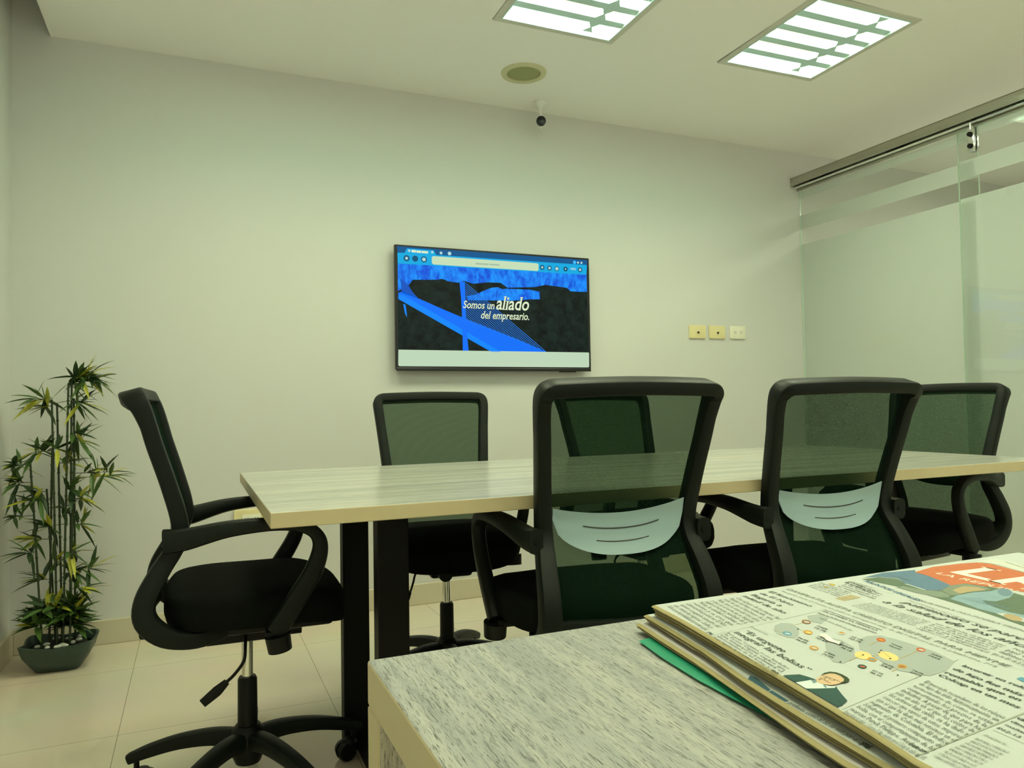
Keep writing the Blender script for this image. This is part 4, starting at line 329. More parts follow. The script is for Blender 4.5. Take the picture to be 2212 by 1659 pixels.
# ------------------------------------------------------------------ glass partition
GX = 3.661
def glass_pane(name, x, y0, y1, z0, z1):
    bm = bmesh.new(); box(bm, x, x+0.01, y0, y1, z0, z1)
    for f in bm.faces:
        f.normal_update()
        if abs(f.normal.x) < 0.5: f.material_index = 1
    return finish(name, bm, [M['glass'], M['glass_edge_highlight']], smooth=0)
def films(x, y0, y1, parent):
    for z0, z1 in ((0.02, 2.026), (2.127, 2.219), (2.328, 2.372)):
        bm = bmesh.new(); box(bm, x, x+0.0006, y0, y1, z0, z1); finish('frosted_film', bm, M['frost'], parent, smooth=0)
w1 = struct(glass_pane('window_1', GX, 2.47, WALL_Y-0.002, 0.01, 2.40)); films(GX+0.0108, 2.472, WALL_Y-0.004, w1)
w2 = struct(glass_pane('window_2', GX, -3.2, 1.2, 0.01, 2.40)); films(GX+0.0108, -3.2, 1.198, w2)
d1 = struct(glass_pane('door_1', GX-0.035, 0.9, 2.552, 0.012, 2.372)); films(GX-0.035+0.0108, 0.902, 2.55, d1)
# roller hanger of the sliding door
def hanger(y):
    bm = bmesh.new()
    box(bm, GX-0.049, GX-0.037, y-0.018, y+0.018, 2.245, 2.375, 0.003)
    box(bm, GX-0.0235, GX-0.014, y-0.018, y+0.018, 2.245, 2.375, 0.003)
    cyl(bm, (GX-0.046, y, 2.36), (GX-0.046, y, 2.425), 0.007)
    finish('door_hanger', bm, M['chrome'], d1)
    bm = bmesh.new()
    for z in (2.275, 2.335): cyl(bm, (GX-0.062, y, z), (GX-0.049, y, z), 0.011, 0.013); cyl(bm, (GX-0.014, y, z), (GX-0.001, y, z), 0.013, 0.011)
    finish('hanger_bolt', bm, M['plastic_deep'], d1)
    bm = bmesh.new(); cyl(bm, (GX-0.056, y, 2.425), (GX-0.040, y, 2.425), 0.018)
    finish('hanger_wheel', bm, M['plastic_deep'], d1)
hanger(2.47); hanger(1.02)
rail = empty('sliding_door_rail', (GX, WALL_Y, 2.38)); tag(rail, 'long brushed steel rail carrying the glass partition below the ceiling', 'rail')
bm = bmesh.new(); box(bm, -0.075, -0.067, -6.8, 0, 0.022, 0.075, 0.002); box(bm, -0.075, -0.012, -6.8, 0, 0.070, 0.075, 0.001)
box(bm, -0.019, -0.012, -6.8, 0, -0.005, 0.075, 0.001)
finish('rail_channel', bm, M['steel'], rail)
bm = bmesh.new(); cyl(bm, (-0.043, -6.8, 0.016), (-0.043, 0, 0.016), 0.010); finish('rail_tube', bm, M['chrome'], rail)
for y in (-0.18, -0.75):
    bm = bmesh.new(); box(bm, -0.064, -0.022, y-0.05, y+0.05, 0.03, 0.05, 0.004); finish('rail_stop', bm, M['plastic_deep'], rail)

# ------------------------------------------------------------------ ceiling troffers, speaker, security camera
def troffer():
    root = empty('ceiling_light', (0, 0, CEIL))
    bm = bmesh.new(); W, D = 0.290, 0.320
    for x0, x1, y0, y1 in ((-W, W, -D, -D+0.035), (-W, W, D-0.035, D), (-W, -W+0.035, -D+0.035, D-0.035), (W-0.035, W, -D+0.035, D-0.035)):
        box(bm, x0, x1, y0, y1, -0.004, 0.012, 0.0015, seg=1)
    finish('frame', bm, M['troffer_frame'], root, smooth=0)
    bm = bmesh.new(); w, d = W-0.034, D-0.034
    for x0, x1, y0, y1 in ((-w-.006, w+.006, -d-.006, -d), (-w-.006, w+.006, d, d+.006), (-w-.006, -w, -d, d), (w, w+.006, -d, d)):
        box(bm, x0, x1, y0, y1, -0.006, 0.11, 0.0, mi=0)
    box(bm, -w-.006, w+.006, -d-.006, d+.006, 0.11, 0.116)
    finish('housing', bm, M['louver'], root, smooth=0)
    n = 5; pitch_ = 2*d/n
    for i in range(n):
        y = -d+pitch_*(i+0.5)
        bm = bmesh.new()
        P = [(-w+0.006, y, 0.070), (w-0.006, y, 0.070)]
        sweep(bm, P, [(0, 0, 1)]*2, [pitch_-0.006]*2, [0.030]*2, 0.45, k=2)
        finish('tube', bm, M['tube'], root)
    for i in range(1, n):
        y = -d+pitch_*i; bm = bmesh.new()
        A = [(-w, y-0.021, 0.002), (-w, y+0.021, 0.002), (-w, y+0.022, 0.005), (-w, y+0.005, 0.042), (-w, y-0.005, 0.042), (-w, y-0.022, 0.005)]
        a = [bm.verts.new(p) for p in A]; b = [bm.verts.new((w, p[1], p[2])) for p in A]
        for j in range(6): bm.faces.new([a[j], a[(j+1) % 6], b[(j+1) % 6], b[j]])
        bm.faces.new(a[::-1]); bm.faces.new(b)
        finish('louver_ridge', bm, M['louver'], root, smooth=0)
    x = w*0.52
    for i in range(n):
        bm = bmesh.new()
        y0 = -d+pitch_*i+0.018; y1 = y0+pitch_-0.036; ym = (y0+y1)/2
        pts = [(x-0.030, y0), (x-0.004, ym), (x-0.026, y1), (x+0.030, y1), (x+0.004, ym), (x+0.026, y0)]
        a = [bm.verts.new((px, py, 0.0025)) for px, py in pts]; b = [bm.verts.new((x+(px-x)*0.4, py, 0.036)) for px, py in pts]
        for j in range(6): bm.faces.new([a[j], a[(j+1) % 6], b[(j+1) % 6], b[j]])
        bm.faces.new(a[::-1]); bm.faces.new(b)
        finish('cross_blade', bm, M['louver'], root, smooth=0)
    return root
def copy_tree(o, parent=None):
    c = o.copy(); COL.objects.link(c); c.parent = parent
    for ch in list(o.children): copy_tree(ch, c)
    return c
t0 = troffer()
TL = ['square recessed ceiling light with louvers, nearer the camera dome and round speaker', 'square recessed ceiling light with louvers, nearest the glass partition']
for i, (lx, ly) in enumerate(TROFFERS[:3]):
    r = t0 if i == 0 else copy_tree(t0)
    r.location = (lx, ly, CEIL); r.rotation_euler.z = (0.0, math.radians(-1.2), 0.0)[i]
    tag(r, (TL+['square recessed ceiling light with louvers, on the side of the left wall'])[i], 'ceiling light', 'recessed louver lights in the ceiling')

for i, (lx, ly) in enumerate(TROFFERS[3:]):  # unseen row added to brighten desk, floor and ceiling
    r = copy_tree(t0); r.location = (lx, ly, CEIL)
    tag(r, 'added unseen square louver light in the ceiling above the wooden desk', 'ceiling light', 'added unseen louver lights over the desk')

sp = empty('ceiling_speaker', (1.492, 3.252, CEIL)); tag(sp, 'round cream speaker set into the white ceiling', 'speaker')
bm = bmesh.new(); lathe(bm, [(0.112, 0.0), (0.110, -0.006), (0.098, -0.010), (0.083, -0.008), (0.081, 0.0)], n=48); finish('rim', bm, M['speaker_ring'], sp)
bm = bmesh.new(); lathe(bm, [(0.081, -0.002), (0.05, -0.0045), (0.0, -0.006)], n=48); finish('grille', bm, M['grille'], sp)

sc = empty('security_camera', (1.722, 3.545, CEIL)); tag(sc, 'small security camera with black round lens hanging from the ceiling', 'camera')
bm = bmesh.new(); lathe(bm, [(0.0, 0.0), (0.040, 0.0), (0.040, -0.008), (0.030, -0.020), (0.012, -0.034), (0.009, -0.05), (0.009, -0.085)], n=32); finish('mount', bm, M['white_plastic'], sc)
bm = bmesh.new(); dirv = Vector((-0.42, -0.90, -0.10)).normalized(); c0 = Vector((0, -0.005, -0.107))
cyl(bm, c0-dirv*0.05, c0+dirv*0.012, 0.024, 0.026, 28); finish('body', bm, M['white_plastic'], sc)
bm = bmesh.new(); cyl(bm, c0+dirv*0.012, c0+dirv*0.026, 0.0265, 0.0255, 28); cyl(bm, c0+dirv*0.026, c0+dirv*0.030, 0.0255, 0.016, 28); finish('lens', bm, M['camera_black'], sc)

# ------------------------------------------------------------------ wall plates
def plate(name, x0, x1, z0, z1, label, m, kind):
    r = empty(name, ((x0+x1)/2, WALL_Y, (z0+z1)/2)); w_, h_ = (x1-x0)/2, (z1-z0)/2
    tag(r, label, 'wall plate', 'wall plates beside the screen' if kind != 'outlet' else None)
    bm = bmesh.new(); box(bm, -w_, w_, -0.012, 0, -h_, h_, 0.004, seg=3); finish('cover', bm, m, r)
    if kind == 'coax':
        bm = bmesh.new(); cyl(bm, (0, -0.013, -0.004), (0, -0.019, -0.004), 0.006); finish('socket', bm, M['slot'], r)
    elif kind == 'data':
        for dx in (-0.022, 0.022):
            bm = bmesh.new(); box(bm, dx-0.009, dx+0.009, -0.0125, -0.010, -0.008, 0.008); finish('socket', bm, M['troffer_frame'], r)
    else:
        bm = bmesh.new(); box(bm, -0.042, 0.042, -0.016, -0.011, -0.022, 0.022, 0.003); finish('insert', bm, M['plate_white'], r)
        bm = bmesh.new()
        for dx in (-0.022, 0.022):
            for a in (-0.006, 0.006): box(bm, dx+a-0.0012, dx+a+0.0012, -0.0165, -0.0155, -0.002, 0.008)
            cyl(bm, (dx, -0.0165, -0.011), (dx, -0.0155, -0.011), 0.003, n=10)
        finish('slot', bm, M['slot'], r)
plate('wall_plate', 2.752, 2.873, 1.391, 1.472, 'cream wall plate with a dark round socket, nearest the wall screen', M['plate_cream'], 'coax')
plate('wall_plate', 2.900, 3.021, 1.392, 1.473, 'cream wall plate with a dark round socket, middle of the row of three', M['plate_cream'], 'coax')
plate('wall_plate', 3.060, 3.178, 1.394, 1.475, 'whiter wall plate with two data sockets, nearest the glass partition', M['plate_white'], 'data')
plate('power_outlet', 0.168, 0.322, 0.448, 0.540, 'cream power outlet low on the wall behind the left end of table', M['plate_cream'], 'outlet')

# ------------------------------------------------------------------ wall screen
TVX, TVY, TVZ, TVW, TVH = 0.9285, 3.615, 1.1935, 1.1135, 0.6285
tv = empty('wall_television', (TVX+TVW/2, WALL_Y, TVZ)); tag(tv, 'black flat wall television showing a blue bridge web page', 'television')
ox, oy = -TVW/2, TVY-WALL_Y
bm = bmesh.new(); box(bm, ox, ox+TVW, oy, oy+0.022, 0, TVH, 0.003); box(bm, ox+0.12, ox+TVW-0.12, oy+0.022, oy+0.045, 0.06, TVH-0.14, 0.01)
finish('casing', bm, M['tv_black'], tv, smooth=0)
bm = bmesh.new(); box(bm, ox+0.35, ox+TVW-0.35, oy+0.045, -0.0005, 0.18, 0.42, 0.003); finish('wall_mount', bm, M['table_steel'], tv, smooth=0)
bm = bmesh.new(); box(bm, ox+0.001, ox+TVW-0.001, oy-0.002, oy+0.004, -0.008, 0.008, 0.002); box(bm, ox+0.92, ox+1.02, oy, oy+0.02, -0.013, 0.0, 0.003)
finish('chin', bm, M['tv_black'], tv, smooth=0)
def noise_emit(name, c0, c1, sc, st, lo=0.4, hi=0.62, vec=(1, 1, 1)):
    m, nt, b = nodes(name); L = nt.links
    tc = nt.nodes.new('ShaderNodeTexCoord'); mp = nt.nodes.new('ShaderNodeMapping'); mp.inputs['Scale'].default_value = vec; L.new(tc.outputs['Object'], mp.inputs['Vector'])
    n = nt.nodes.new('ShaderNodeTexNoise'); n.inputs['Scale'].default_value = sc; n.inputs['Detail'].default_value = 6; n.inputs['Roughness'].default_value = 0.65
    L.new(mp.outputs[0], n.inputs['Vector'])
    r = nt.nodes.new('ShaderNodeValToRGB'); r.color_ramp.elements[0].position = lo; r.color_ramp.elements[1].position = hi
    r.color_ramp.elements[0].color = (*c0, 1); r.color_ramp.elements[1].color = (*c1, 1); L.new(n.outputs['Fac'], r.inputs['Fac'])
    L.new(r.outputs['Color'], b.inputs['Emission Color']); b.inputs['Emission Strength'].default_value = st
    b.inputs['Base Color'].default_value = (0, 0, 0, 1); b.inputs['Roughness'].default_value = 0.4; b.inputs['Specular IOR Level'].default_value = 0.2
    return m
TVM = {'forest': noise_emit('screen_forest', srgb(0, 5, 7), srgb(20, 40, 36), 26, 1.0, 0.38, 0.68),
       'city': noise_emit('screen_city', srgb(0, 72, 215), srgb(18, 150, 255), 26, 1.0, 0.36, 0.62, (1.6, 1, 0.8)),
       'field': emit('screen_cable_field', srgb(5, 34, 62), 1), 'deck': emit('screen_deck', srgb(0, 112, 250), 1), 'deck2': emit('screen_deck_side', srgb(0, 135, 255), 1),
       'pylon': emit('screen_far_pylon', srgb(8, 82, 190), 1), 'tabstrip': emit('screen_tab_strip', srgb(0, 84, 142), 1), 'bar': emit('screen_tool_bar', srgb(0, 168, 225), 1),
       'url': emit('screen_address_bar', srgb(198, 222, 184), 1), 'footer': emit('screen_footer', srgb(190, 214, 184), 1), 'cable': emit('screen_cable', srgb(34, 120, 225), 1),
       'ring': emit('screen_button', srgb(0, 78, 118), 1), 'dot': emit('screen_icon', srgb(175, 215, 215), 1), 'dot2': emit('screen_blue_icon', srgb(60, 190, 255), 1),
       'text': emit('screen_text', srgb(222, 235, 200), 1), 'faint': emit('screen_faint_text', srgb(160, 186, 165), 1), 'shadow': emit('screen_text_shadow', srgb(12, 30, 40), 1)}
def scr(u, v, lv): return (ox+0.008+u*(TVW-0.016), oy-0.0012-0.00025*lv, 0.008+v*(TVH-0.014))
screen = None
bm = bmesh.new(); quad(bm, [scr(0, 0, 0), scr(1, 0, 0), scr(1, 1, 0), scr(0, 1, 0)]); screen = flat('screen', bm, M['tv_black'], tv)
keys = []
def scr_mesh(name, items):
    ks = sorted({c for c, *_ in items}); bm = bmesh.new()
    for c, pts, lv in items:
        f = quad(bm, [scr(u, v, lv+1) for u, v in pts], ks.index(c))
        if f.normal.length == 0: f.normal_update()
        f.normal_update()
        if f.normal.y > 0: f.normal_flip()
    flat(name, bm, [TVM[k] for k in ks], screen)
scr_mesh('web_page', TVP)
items = []
for c, (u, v), r in TVC:
    lv = 5 if c == 'ring' else 6
    items.append((c, [(u+r*math.cos(2*PI*i/18), v+r*1.75*math.sin(2*PI*i/18)) for i in range(18)], lv))
scr_mesh('web_buttons', items)

# ------------------------------------------------------------------ lettering
def text_mesh(body, shear=0.0, bold=0.0, res=3, serif=False):
    cu = bpy.data.curves.new('lettering', 'FONT'); cu.body = body; cu.size = 1; cu.resolution_u = res; cu.shear = shear; cu.offset = bold
    cu.fill_mode = 'FRONT'; cu.align_x = 'LEFT'
    o = bpy.data.objects.new('lettering', cu); COL.objects.link(o)
    dg = bpy.context.evaluated_depsgraph_get(); ev = o.evaluated_get(dg); me = ev.to_mesh()
    V = [Vector((v.co.x, v.co.y)) for v in me.vertices]; F = [list(p.vertices) for p in me.polygons]
    if serif:
        cnt = {}
        for p in F:
            for a, b in zip(p, p[1:]+p[:1]): cnt.setdefault((min(a, b), max(a, b)), []).append(p)
        for (a, b), ps in cnt.items():
            if len(ps) != 1: continue
            A, B = V[a], V[b]; d = abs(A.x-B.x)
            if abs(A.y-B.y) < 2e-3 and 0.05 < d < 0.17:
                cy = sum(V[i].y for i in ps[0])/len(ps[0]); s = 1 if cy > A.y else -1
                xl, xr = min(A.x, B.x), max(A.x, B.x); ext = 0.055; th = 0.035
                k = len(V); V += [Vector((xl-ext+shear*0, A.y)), Vector((xr+ext, A.y)), Vector((xr+ext, A.y+s*th)), Vector((xl-ext, A.y+s*th))]
                F.append([k, k+1, k+2, k+3])
    ev.to_mesh_clear(); COL.objects.unlink(o); bpy.data.objects.remove(o); bpy.data.curves.remove(cu)
    return V, F
def put_text(bm, body, fn, mi=0, **kw):
    V, F = text_mesh(body, **kw)
    if not V: return
    x0 = min(v.x for v in V); x1 = max(v.x for v in V)
    vs = [bm.verts.new(fn((v.x-x0)/(x1-x0), v.y/(x1-x0))) for v in V]
    for f in F:
        try: bm.faces.new([vs[i] for i in f]).material_index = mi
        except ValueError: pass
def scr_text(bm, body, p0, p1, mi, lv, hk, **kw):
    asp = (TVW/TVH)
    put_text(bm, body, lambda s, t: scr(p0[0]+(p1[0]-p0[0])*s, p0[1]+(p1[1]-p0[1])*s+t*(p1[0]-p0[0])*asp*hk, lv), mi, **kw)
bm = bmesh.new()
for dx, dy, mi, lv in ((0.0015, -0.003, 1, 5), (0, 0, 0, 6)):
    scr_text(bm, 'Somos un', (0.320+dx, 0.508+dy), (0.4806+dx, 0.508+dy), mi, lv, 1.25, shear=0.25, bold=0.012, serif=True)
    scr_text(bm, 'aliado', (0.4890+dx, 0.508+dy), (0.6640+dx, 0.508+dy), mi, lv, 1.25, shear=0.25, bold=0.014, serif=True)
    scr_text(bm, 'del empresario.', (0.4100+dx, 0.424+dy), (0.6630+dx, 0.424+dy), mi, lv, 1.25, shear=0.25, bold=0.012, serif=True)
scr_text(bm, '100%', (0.899, 0.892), (0.929, 0.892), 0, 6, 1.0)
for u0, u1, v0, v1, mi in ((0.0716, 0.094, 0.952, 0.972, 0), (0.096, 0.118, 0.951, 0.970, 0), (0.120, 0.151, 0.951, 0.969, 0), (0.386, 0.452, 0.886, 0.899, 2), (0.456, 0.510, 0.887, 0.899, 2)):
    quad(bm, [scr(u0, v0, 6), scr(u1, v0, 6), scr(u1, v1, 6), scr(u0, v1, 6)], mi)
flat('page_lettering', bm, [TVM['text'], TVM['shadow'], TVM['faint']], screen)
# ------------------------------------------------------------------ meeting table
TZ = 0.795
tb = empty('meeting_table', (1.377, 2.075, 0)); tag(tb, 'long light wood meeting table on black steel legs between the chairs', 'table')
hx, hy = 1.238, 0.528
bm = bmesh.new(); box(bm, -hx, hx, -hy, hy, TZ-0.032, TZ, 0.002, mi=1)
for f in bm.faces:
    f.normal_update()
    if f.normal.z > 0.9: f.material_index = 0
finish('tabletop', bm, [M['table_top'], M['edge_band']], tb, smooth=0)
for xa in (0.400, 2.045):
    x0, x1 = xa-1.377, xa+0.076-1.377
    for yc in (1.775, 2.225):
        bm = bmesh.new(); box(bm, x0, x1, yc-0.025-2.075, yc+0.025-2.075, 0.0, TZ-0.032, 0.003, seg=1); finish('leg', bm, M['table_steel'], tb, smooth=0)
    bm = bmesh.new(); box(bm, x0+0.036, x1-0.002, 1.80-2.075, 2.20-2.075, 0.002, 0.04, 0.002, seg=1); finish('foot_bar', bm, M['table_steel'], tb, smooth=0)
    bm = bmesh.new(); box(bm, x0+0.005, x1-0.005, 1.80-2.075, 2.20-2.075, TZ-0.072, TZ-0.032, 0.002, seg=1); finish('top_bar', bm, M['table_steel'], tb, smooth=0)
bm = bmesh.new(); box(bm, 0.47-1.377, 2.045-1.377, -0.10, -0.05, TZ-0.072, TZ-0.033, 0.002, seg=1); finish('stretcher', bm, M['table_steel'], tb, smooth=0)

# ------------------------------------------------------------------ desk in the foreground
DZ = 0.795
dk = empty('wooden_desk', (0.9, 0.2, 0)); tag(dk, 'grey ash wood desk with cream edge banding under the newspapers', 'desk')
DX0, DX1, DY0, DY1 = 0.129, 1.75, -0.12, 0.607
bm = bmesh.new(); box(bm, DX0-0.9, DX1-0.9, DY0-0.2, DY1-0.2, DZ-0.036, DZ, 0.0022, mi=1)
for f in bm.faces:
    f.normal_update()
    if f.normal.z > 0.9: f.material_index = 0
finish('desktop', bm, [M['desk_top'], M['edge_band']], dk, smooth=0)
bm = bmesh.new(); box(bm, DX0-0.9, DX1-0.9, DY1-0.036-0.2, DY1-0.2, 0.0, DZ-0.036, 0.0015, mi=1, seg=1)
for f in bm.faces:
    f.normal_update()
    if abs(f.normal.y) > 0.9: f.material_index = 0
finish('back_panel', bm, [M['desk_panel'], M['edge_band']], dk, smooth=0)
bm = bmesh.new(); box(bm, DX1-0.036-0.9, DX1-0.9, DY0-0.2, DY1-0.036-0.2, 0.0, DZ-0.036, 0.0015, mi=0, seg=1)
finish('side_panel', bm, [M['desk_panel']], dk, smooth=0)

# ------------------------------------------------------------------ mesh office chairs
BACK = [(-0.06, 0.470), (-0.12, 0.462), (-0.185, 0.478), (-0.226, 0.520), (-0.226, 0.570), (-0.196, 0.630), (-0.160, 0.690), (-0.155, 0.740), (-0.178, 0.830), (-0.206, 0.920), (-0.219, 0.968)]
BACKX = [0.165, 0.186, 0.194, 0.198, 0.198, 0.192, 0.184, 0.184, 0.192, 0.201, 0.206]
def back_y(z):
    pts = [p for p in BACK if p[1] >= 0.478][0:]
    pts = sorted(pts, key=lambda p: p[1])
    for (y0, z0), (y1, z1) in zip(pts, pts[1:]):
        if z <= z1: t = max(0, (z-z0)/(z1-z0)); return y0+(y1-y0)*t
    (y0, z0), (y1, z1) = pts[-2], pts[-1]
    return y1+(y1-y0)*(z-z1)/(z1-z0)
def back_x(z):
    zs = [p[1] for p in BACK[2:]]; xs = BACKX[2:]
    for i in range(len(zs)-1):
        if z <= zs[i+1]: return xs[i]+(xs[i+1]-xs[i])*max(0, (z-zs[i])/(zs[i+1]-zs[i]))
    return xs[-1]
def chair_parts(root, base_rot):
    P = M['plastic']
    side, N, W, T = [], [], [], []
    for i, ((y, z), x) in enumerate(zip(BACK, BACKX)):
        a = BACK[max(i-1, 0)]; b = BACK[min(i+1, len(BACK)-1)]
        ty, tz = b[0]-a[0], b[1]-a[1]; l = math.hypot(ty, tz)
        side.append((x, y, z)); N.append((0, tz/l, -ty/l)); 
        W.append((0.042, 0.043, 0.044, 0.045, 0.044, 0.042, 0.038, 0.036, 0.035, 0.034, 0.034)[i]); T.append((0.03, 0.038, 0.046, 0.050, 0.048, 0.044, 0.040, 0.038, 0.036, 0.036, 0.036)[i])
    nb = (0, 0.96, 0.28)
    half = side+[(0.2095, -0.234, 1.008), (0.2065, -0.245, 1.025), (0.194, -0.252, 1.034), (0.168, -0.256, 1.0365), (0.08, -0.265, 1.039)]
    full = half+[(0, -0.268, 1.040)]+[(-x, y, z) for x, y, z in half[::-1]]
    hn = N+[nb]*5; fn_ = hn+[nb]+hn[::-1]
    hw = W+[0.034, 0.034, 0.033, 0.033, 0.033]; hwf = hw+[0.033]+hw[::-1]
    ht = T+[0.042, 0.050, 0.055, 0.056, 0.056]; htf = ht+[0.056]+ht[::-1]
    bm = bmesh.new(); sweep(bm, full, fn_, hwf, htf, 0.2, k=5)
    sweep(bm, [(-0.18, -0.232, 0.505), (0, -0.250, 0.500), (0.18, -0.232, 0.505)], [(0, 1, 0.1)]*3, [0.062]*3, [0.024]*3, 0.3, k=6)
    finish('back_frame', bm, P, root, 40)
    # mesh panel
    bm = bmesh.new(); uvl = bm.loops.layers.uv.new('UVMap'); nx, nz = 14, 26; grid = []
    for j in range(nz+1):
        z = 0.525+(1.030-0.525)*j/nz; row = []
        for i in range(nx+1):
            s = i/nx*2-1; x = s*(back_x(z)-0.008)
            zz = z+(0.006*(1-s*s) if j == nz else 0)
            row.append((bm.verts.new((x, back_y(z)+0.004-0.016*(1-s*s), zz)), (x, z)))
        grid.append(row)
    for j in range(nz):
        for i in range(nx):
            q = [grid[j][i], grid[j][i+1], grid[j+1][i+1], grid[j+1][i]]
            f = bm.faces.new([a for a, _ in q])
            for lp, (_, uv) in zip(f.loops, q): lp[uvl].uv = uv
    finish('mesh_panel', bm, M['mesh'], root, 60)
    # lumbar support: a pale curved plate behind the mesh
    def lum(s, t, off):
        x = s*0.166
        zt = 0.772-0.020*(1-s*s)+0.004*s; zb = 0.742-0.082*(max(0, 1-abs(s)**2.4))**0.5
        z = zb+(zt-zb)*t
        return (x, back_y(z)-0.008-0.014*(1-s*s)+off, z)
    bm = bmesh.new(); n1, n2 = 28, 6
    G = {}
    for o_, off in ((0, 0.0), (1, -0.0035)):
        for i in range(n1+1):
            for j in range(n2+1): G[o_, i, j] = bm.verts.new(lum(i/n1*2-1, j/n2, off))
    for i in range(n1):
        for j in range(n2):
            bm.faces.new([G[0, i, j], G[0, i+1, j], G[0, i+1, j+1], G[0, i, j+1]]); bm.faces.new([G[1, i, j], G[1, i, j+1], G[1, i+1, j+1], G[1, i+1, j]])
        for j in (0, n2): bm.faces.new([G[0, i, j], G[1, i, j], G[1, i+1, j], G[0, i+1, j]])
    for j in range(n2):
        for i in (0, n1): bm.faces.new([G[0, i, j], G[0, i, j+1], G[1, i, j+1], G[1, i, j]])
    lb = finish('lumbar_support', bm, M['lumbar'], root, 50); lb['label'] = 'pale blue plastic lumbar support with two slits'
    for t, sp_ in ((0.62, 0.58), (0.30, 0.40)):
        bm = bmesh.new(); pv = None
        for i in range(21):
            s = (i/20*2-1)*sp_; a = bm.verts.new(lum(s, t-0.012+0.05*s*s, -0.0048)); b = bm.verts.new(lum(s, t+0.014+0.05*s*s, -0.0048))
            if pv: bm.faces.new([pv[0], a, b, pv[1]])
            pv = (a, b)
        finish('slit', bm, M['slot'], lb, 60)
    for s in (-1, 1):
        bm = bmesh.new()
        path = [(0.212, -0.188, 0.700), (0.218, -0.140, 0.703), (0.236, -0.05, 0.722), (0.246, 0.04, 0.728), (0.250, 0.105, 0.722), (0.250, 0.145, 0.703), (0.249, 0.160, 0.668), (0.247, 0.145, 0.612), (0.243, 0.105, 0.545), (0.238, 0.055, 0.470)]
        nm = [(0, 0, 1), (0, -.15, 1), (0, -.15, 1), (0, 0.05, 1), (0, 0.35, 1), (0, 1, 0.6), (0, 1, 0), (0, 1, -.4), (0, 1, -.55), (0, 1, -.6)]
        sweep(bm, [(s*x, y, z) for x, y, z in path], nm, [0.034, 0.037, 0.042, 0.042, 0.041, 0.039, 0.036, 0.034, 0.034, 0.033], [0.056, 0.051, 0.038, 0.030, 0.027, 0.030, 0.036, 0.044, 0.048, 0.050], 0.35, k=6)
        ar = finish('armrest', bm, P, root, 45)
        bm = bmesh.new(); cyl(bm, (s*0.212, -0.1835, 0.700), (s*0.212, -0.1895, 0.700), 0.0075, n=14); finish('bolt', bm, M['plastic_deep'], ar)
        bm = bmesh.new(); cyl(bm, (s*0.236, 0.060, 0.462), (s*0.236, 0.066, 0.425), 0.030, 0.028, 20); finish('arm_knob', bm, M['plastic_deep'], ar)
        bm = bmesh.new(); box(bm, min(s*0.12, s*0.236), max(s*0.12, s*0.236), 0.035, 0.085, 0.452, 0.470, 0.003); finish('arm_bracket', bm, M['plastic_deep'], ar)
    # seat cushion
    bm = bmesh.new(); n = 48; prof = [(0.90, 0.478), (0.975, 0.482), (1.0, 0.503), (1.0, 0.528), (0.985, 0.546), (0.95, 0.556), (0.85, 0.562), (0.6, 0.566), (0.3, 0.568)]
    rings = []
    for sc_, z in prof:
        ring = []
        for i in range(n):
            a = 2*PI*i/n; ca, sa = math.cos(a), math.sin(a); e = 2/3.6
            x = 0.236*sc_*math.copysign(abs(ca)**e, ca); y = 0.025+0.222*sc_*math.copysign(abs(sa)**e, sa)
            zz = z-0.035*max(0, (y-0.10)/0.15)**2+0.006*max(0, -y/0.2)
            ring.append(bm.verts.new((x, y, zz)))
        rings.append(ring)
    for A, B in zip(rings, rings[1:]):
        for i in range(n): bm.faces.new([A[i], A[(i+1) % n], B[(i+1) % n], B[i]])
    bm.faces.new(rings[0][::-1]); bm.faces.new(rings[-1])
    finish('seat', bm, M['fabric'], root, 60)
    bm = bmesh.new(); box(bm, -0.18, 0.18, -0.14, 0.20, 0.455, 0.482, 0.010); finish('seat_pan', bm, M['plastic_deep'], root)
    bm = bmesh.new(); box(bm, -0.075, 0.075, -0.11, 0.10, 0.405, 0.457, 0.012); cyl(bm, (0.03, 0.075, 0.425), (0.03, 0.135, 0.425), 0.024); finish('tilt_mechanism', bm, M['plastic_deep'], root)
    bm = bmesh.new(); cyl(bm, (0, 0, 0.28), (0, 0, 0.41), 0.0145); finish('gas_lift', bm, M['chrome'], root)
    bm = bmesh.new(); lathe(bm, [(0.0, 0.09), (0.024, 0.09), (0.0255, 0.15), (0.0245, 0.29), (0.021, 0.297), (0.0, 0.297)], n=24); finish('column_cover', bm, M['plastic_deep'], root)
    bm = bmesh.new(); sweep(bm, [(0.05, -0.005, 0.43), (0.105, -0.008, 0.41), (0.118, -0.012, 0.375), (0.122, -0.035, 0.345), (0.124, -0.06, 0.325)], [(1, 0, 0.3)]*5, [0.008]*5, [0.008]*5, 0.45, k=5)
    sweep(bm, [(0.124, -0.052, 0.331), (0.126, -0.075, 0.312), (0.128, -0.108, 0.288)], [(1, 0, 0)]*3, [0.016, 0.026, 0.022], [0.010, 0.012, 0.010], 0.4, k=4)
    finish('height_lever', bm, M['plastic_deep'], root)
    bm = bmesh.new(); lathe(bm, [(0.0, 0.075), (0.032, 0.075), (0.042, 0.10), (0.046, 0.135), (0.040, 0.160), (0.030, 0.172), (0.0, 0.174)], n=24); finish('hub', bm, M['plastic_deep'], root)
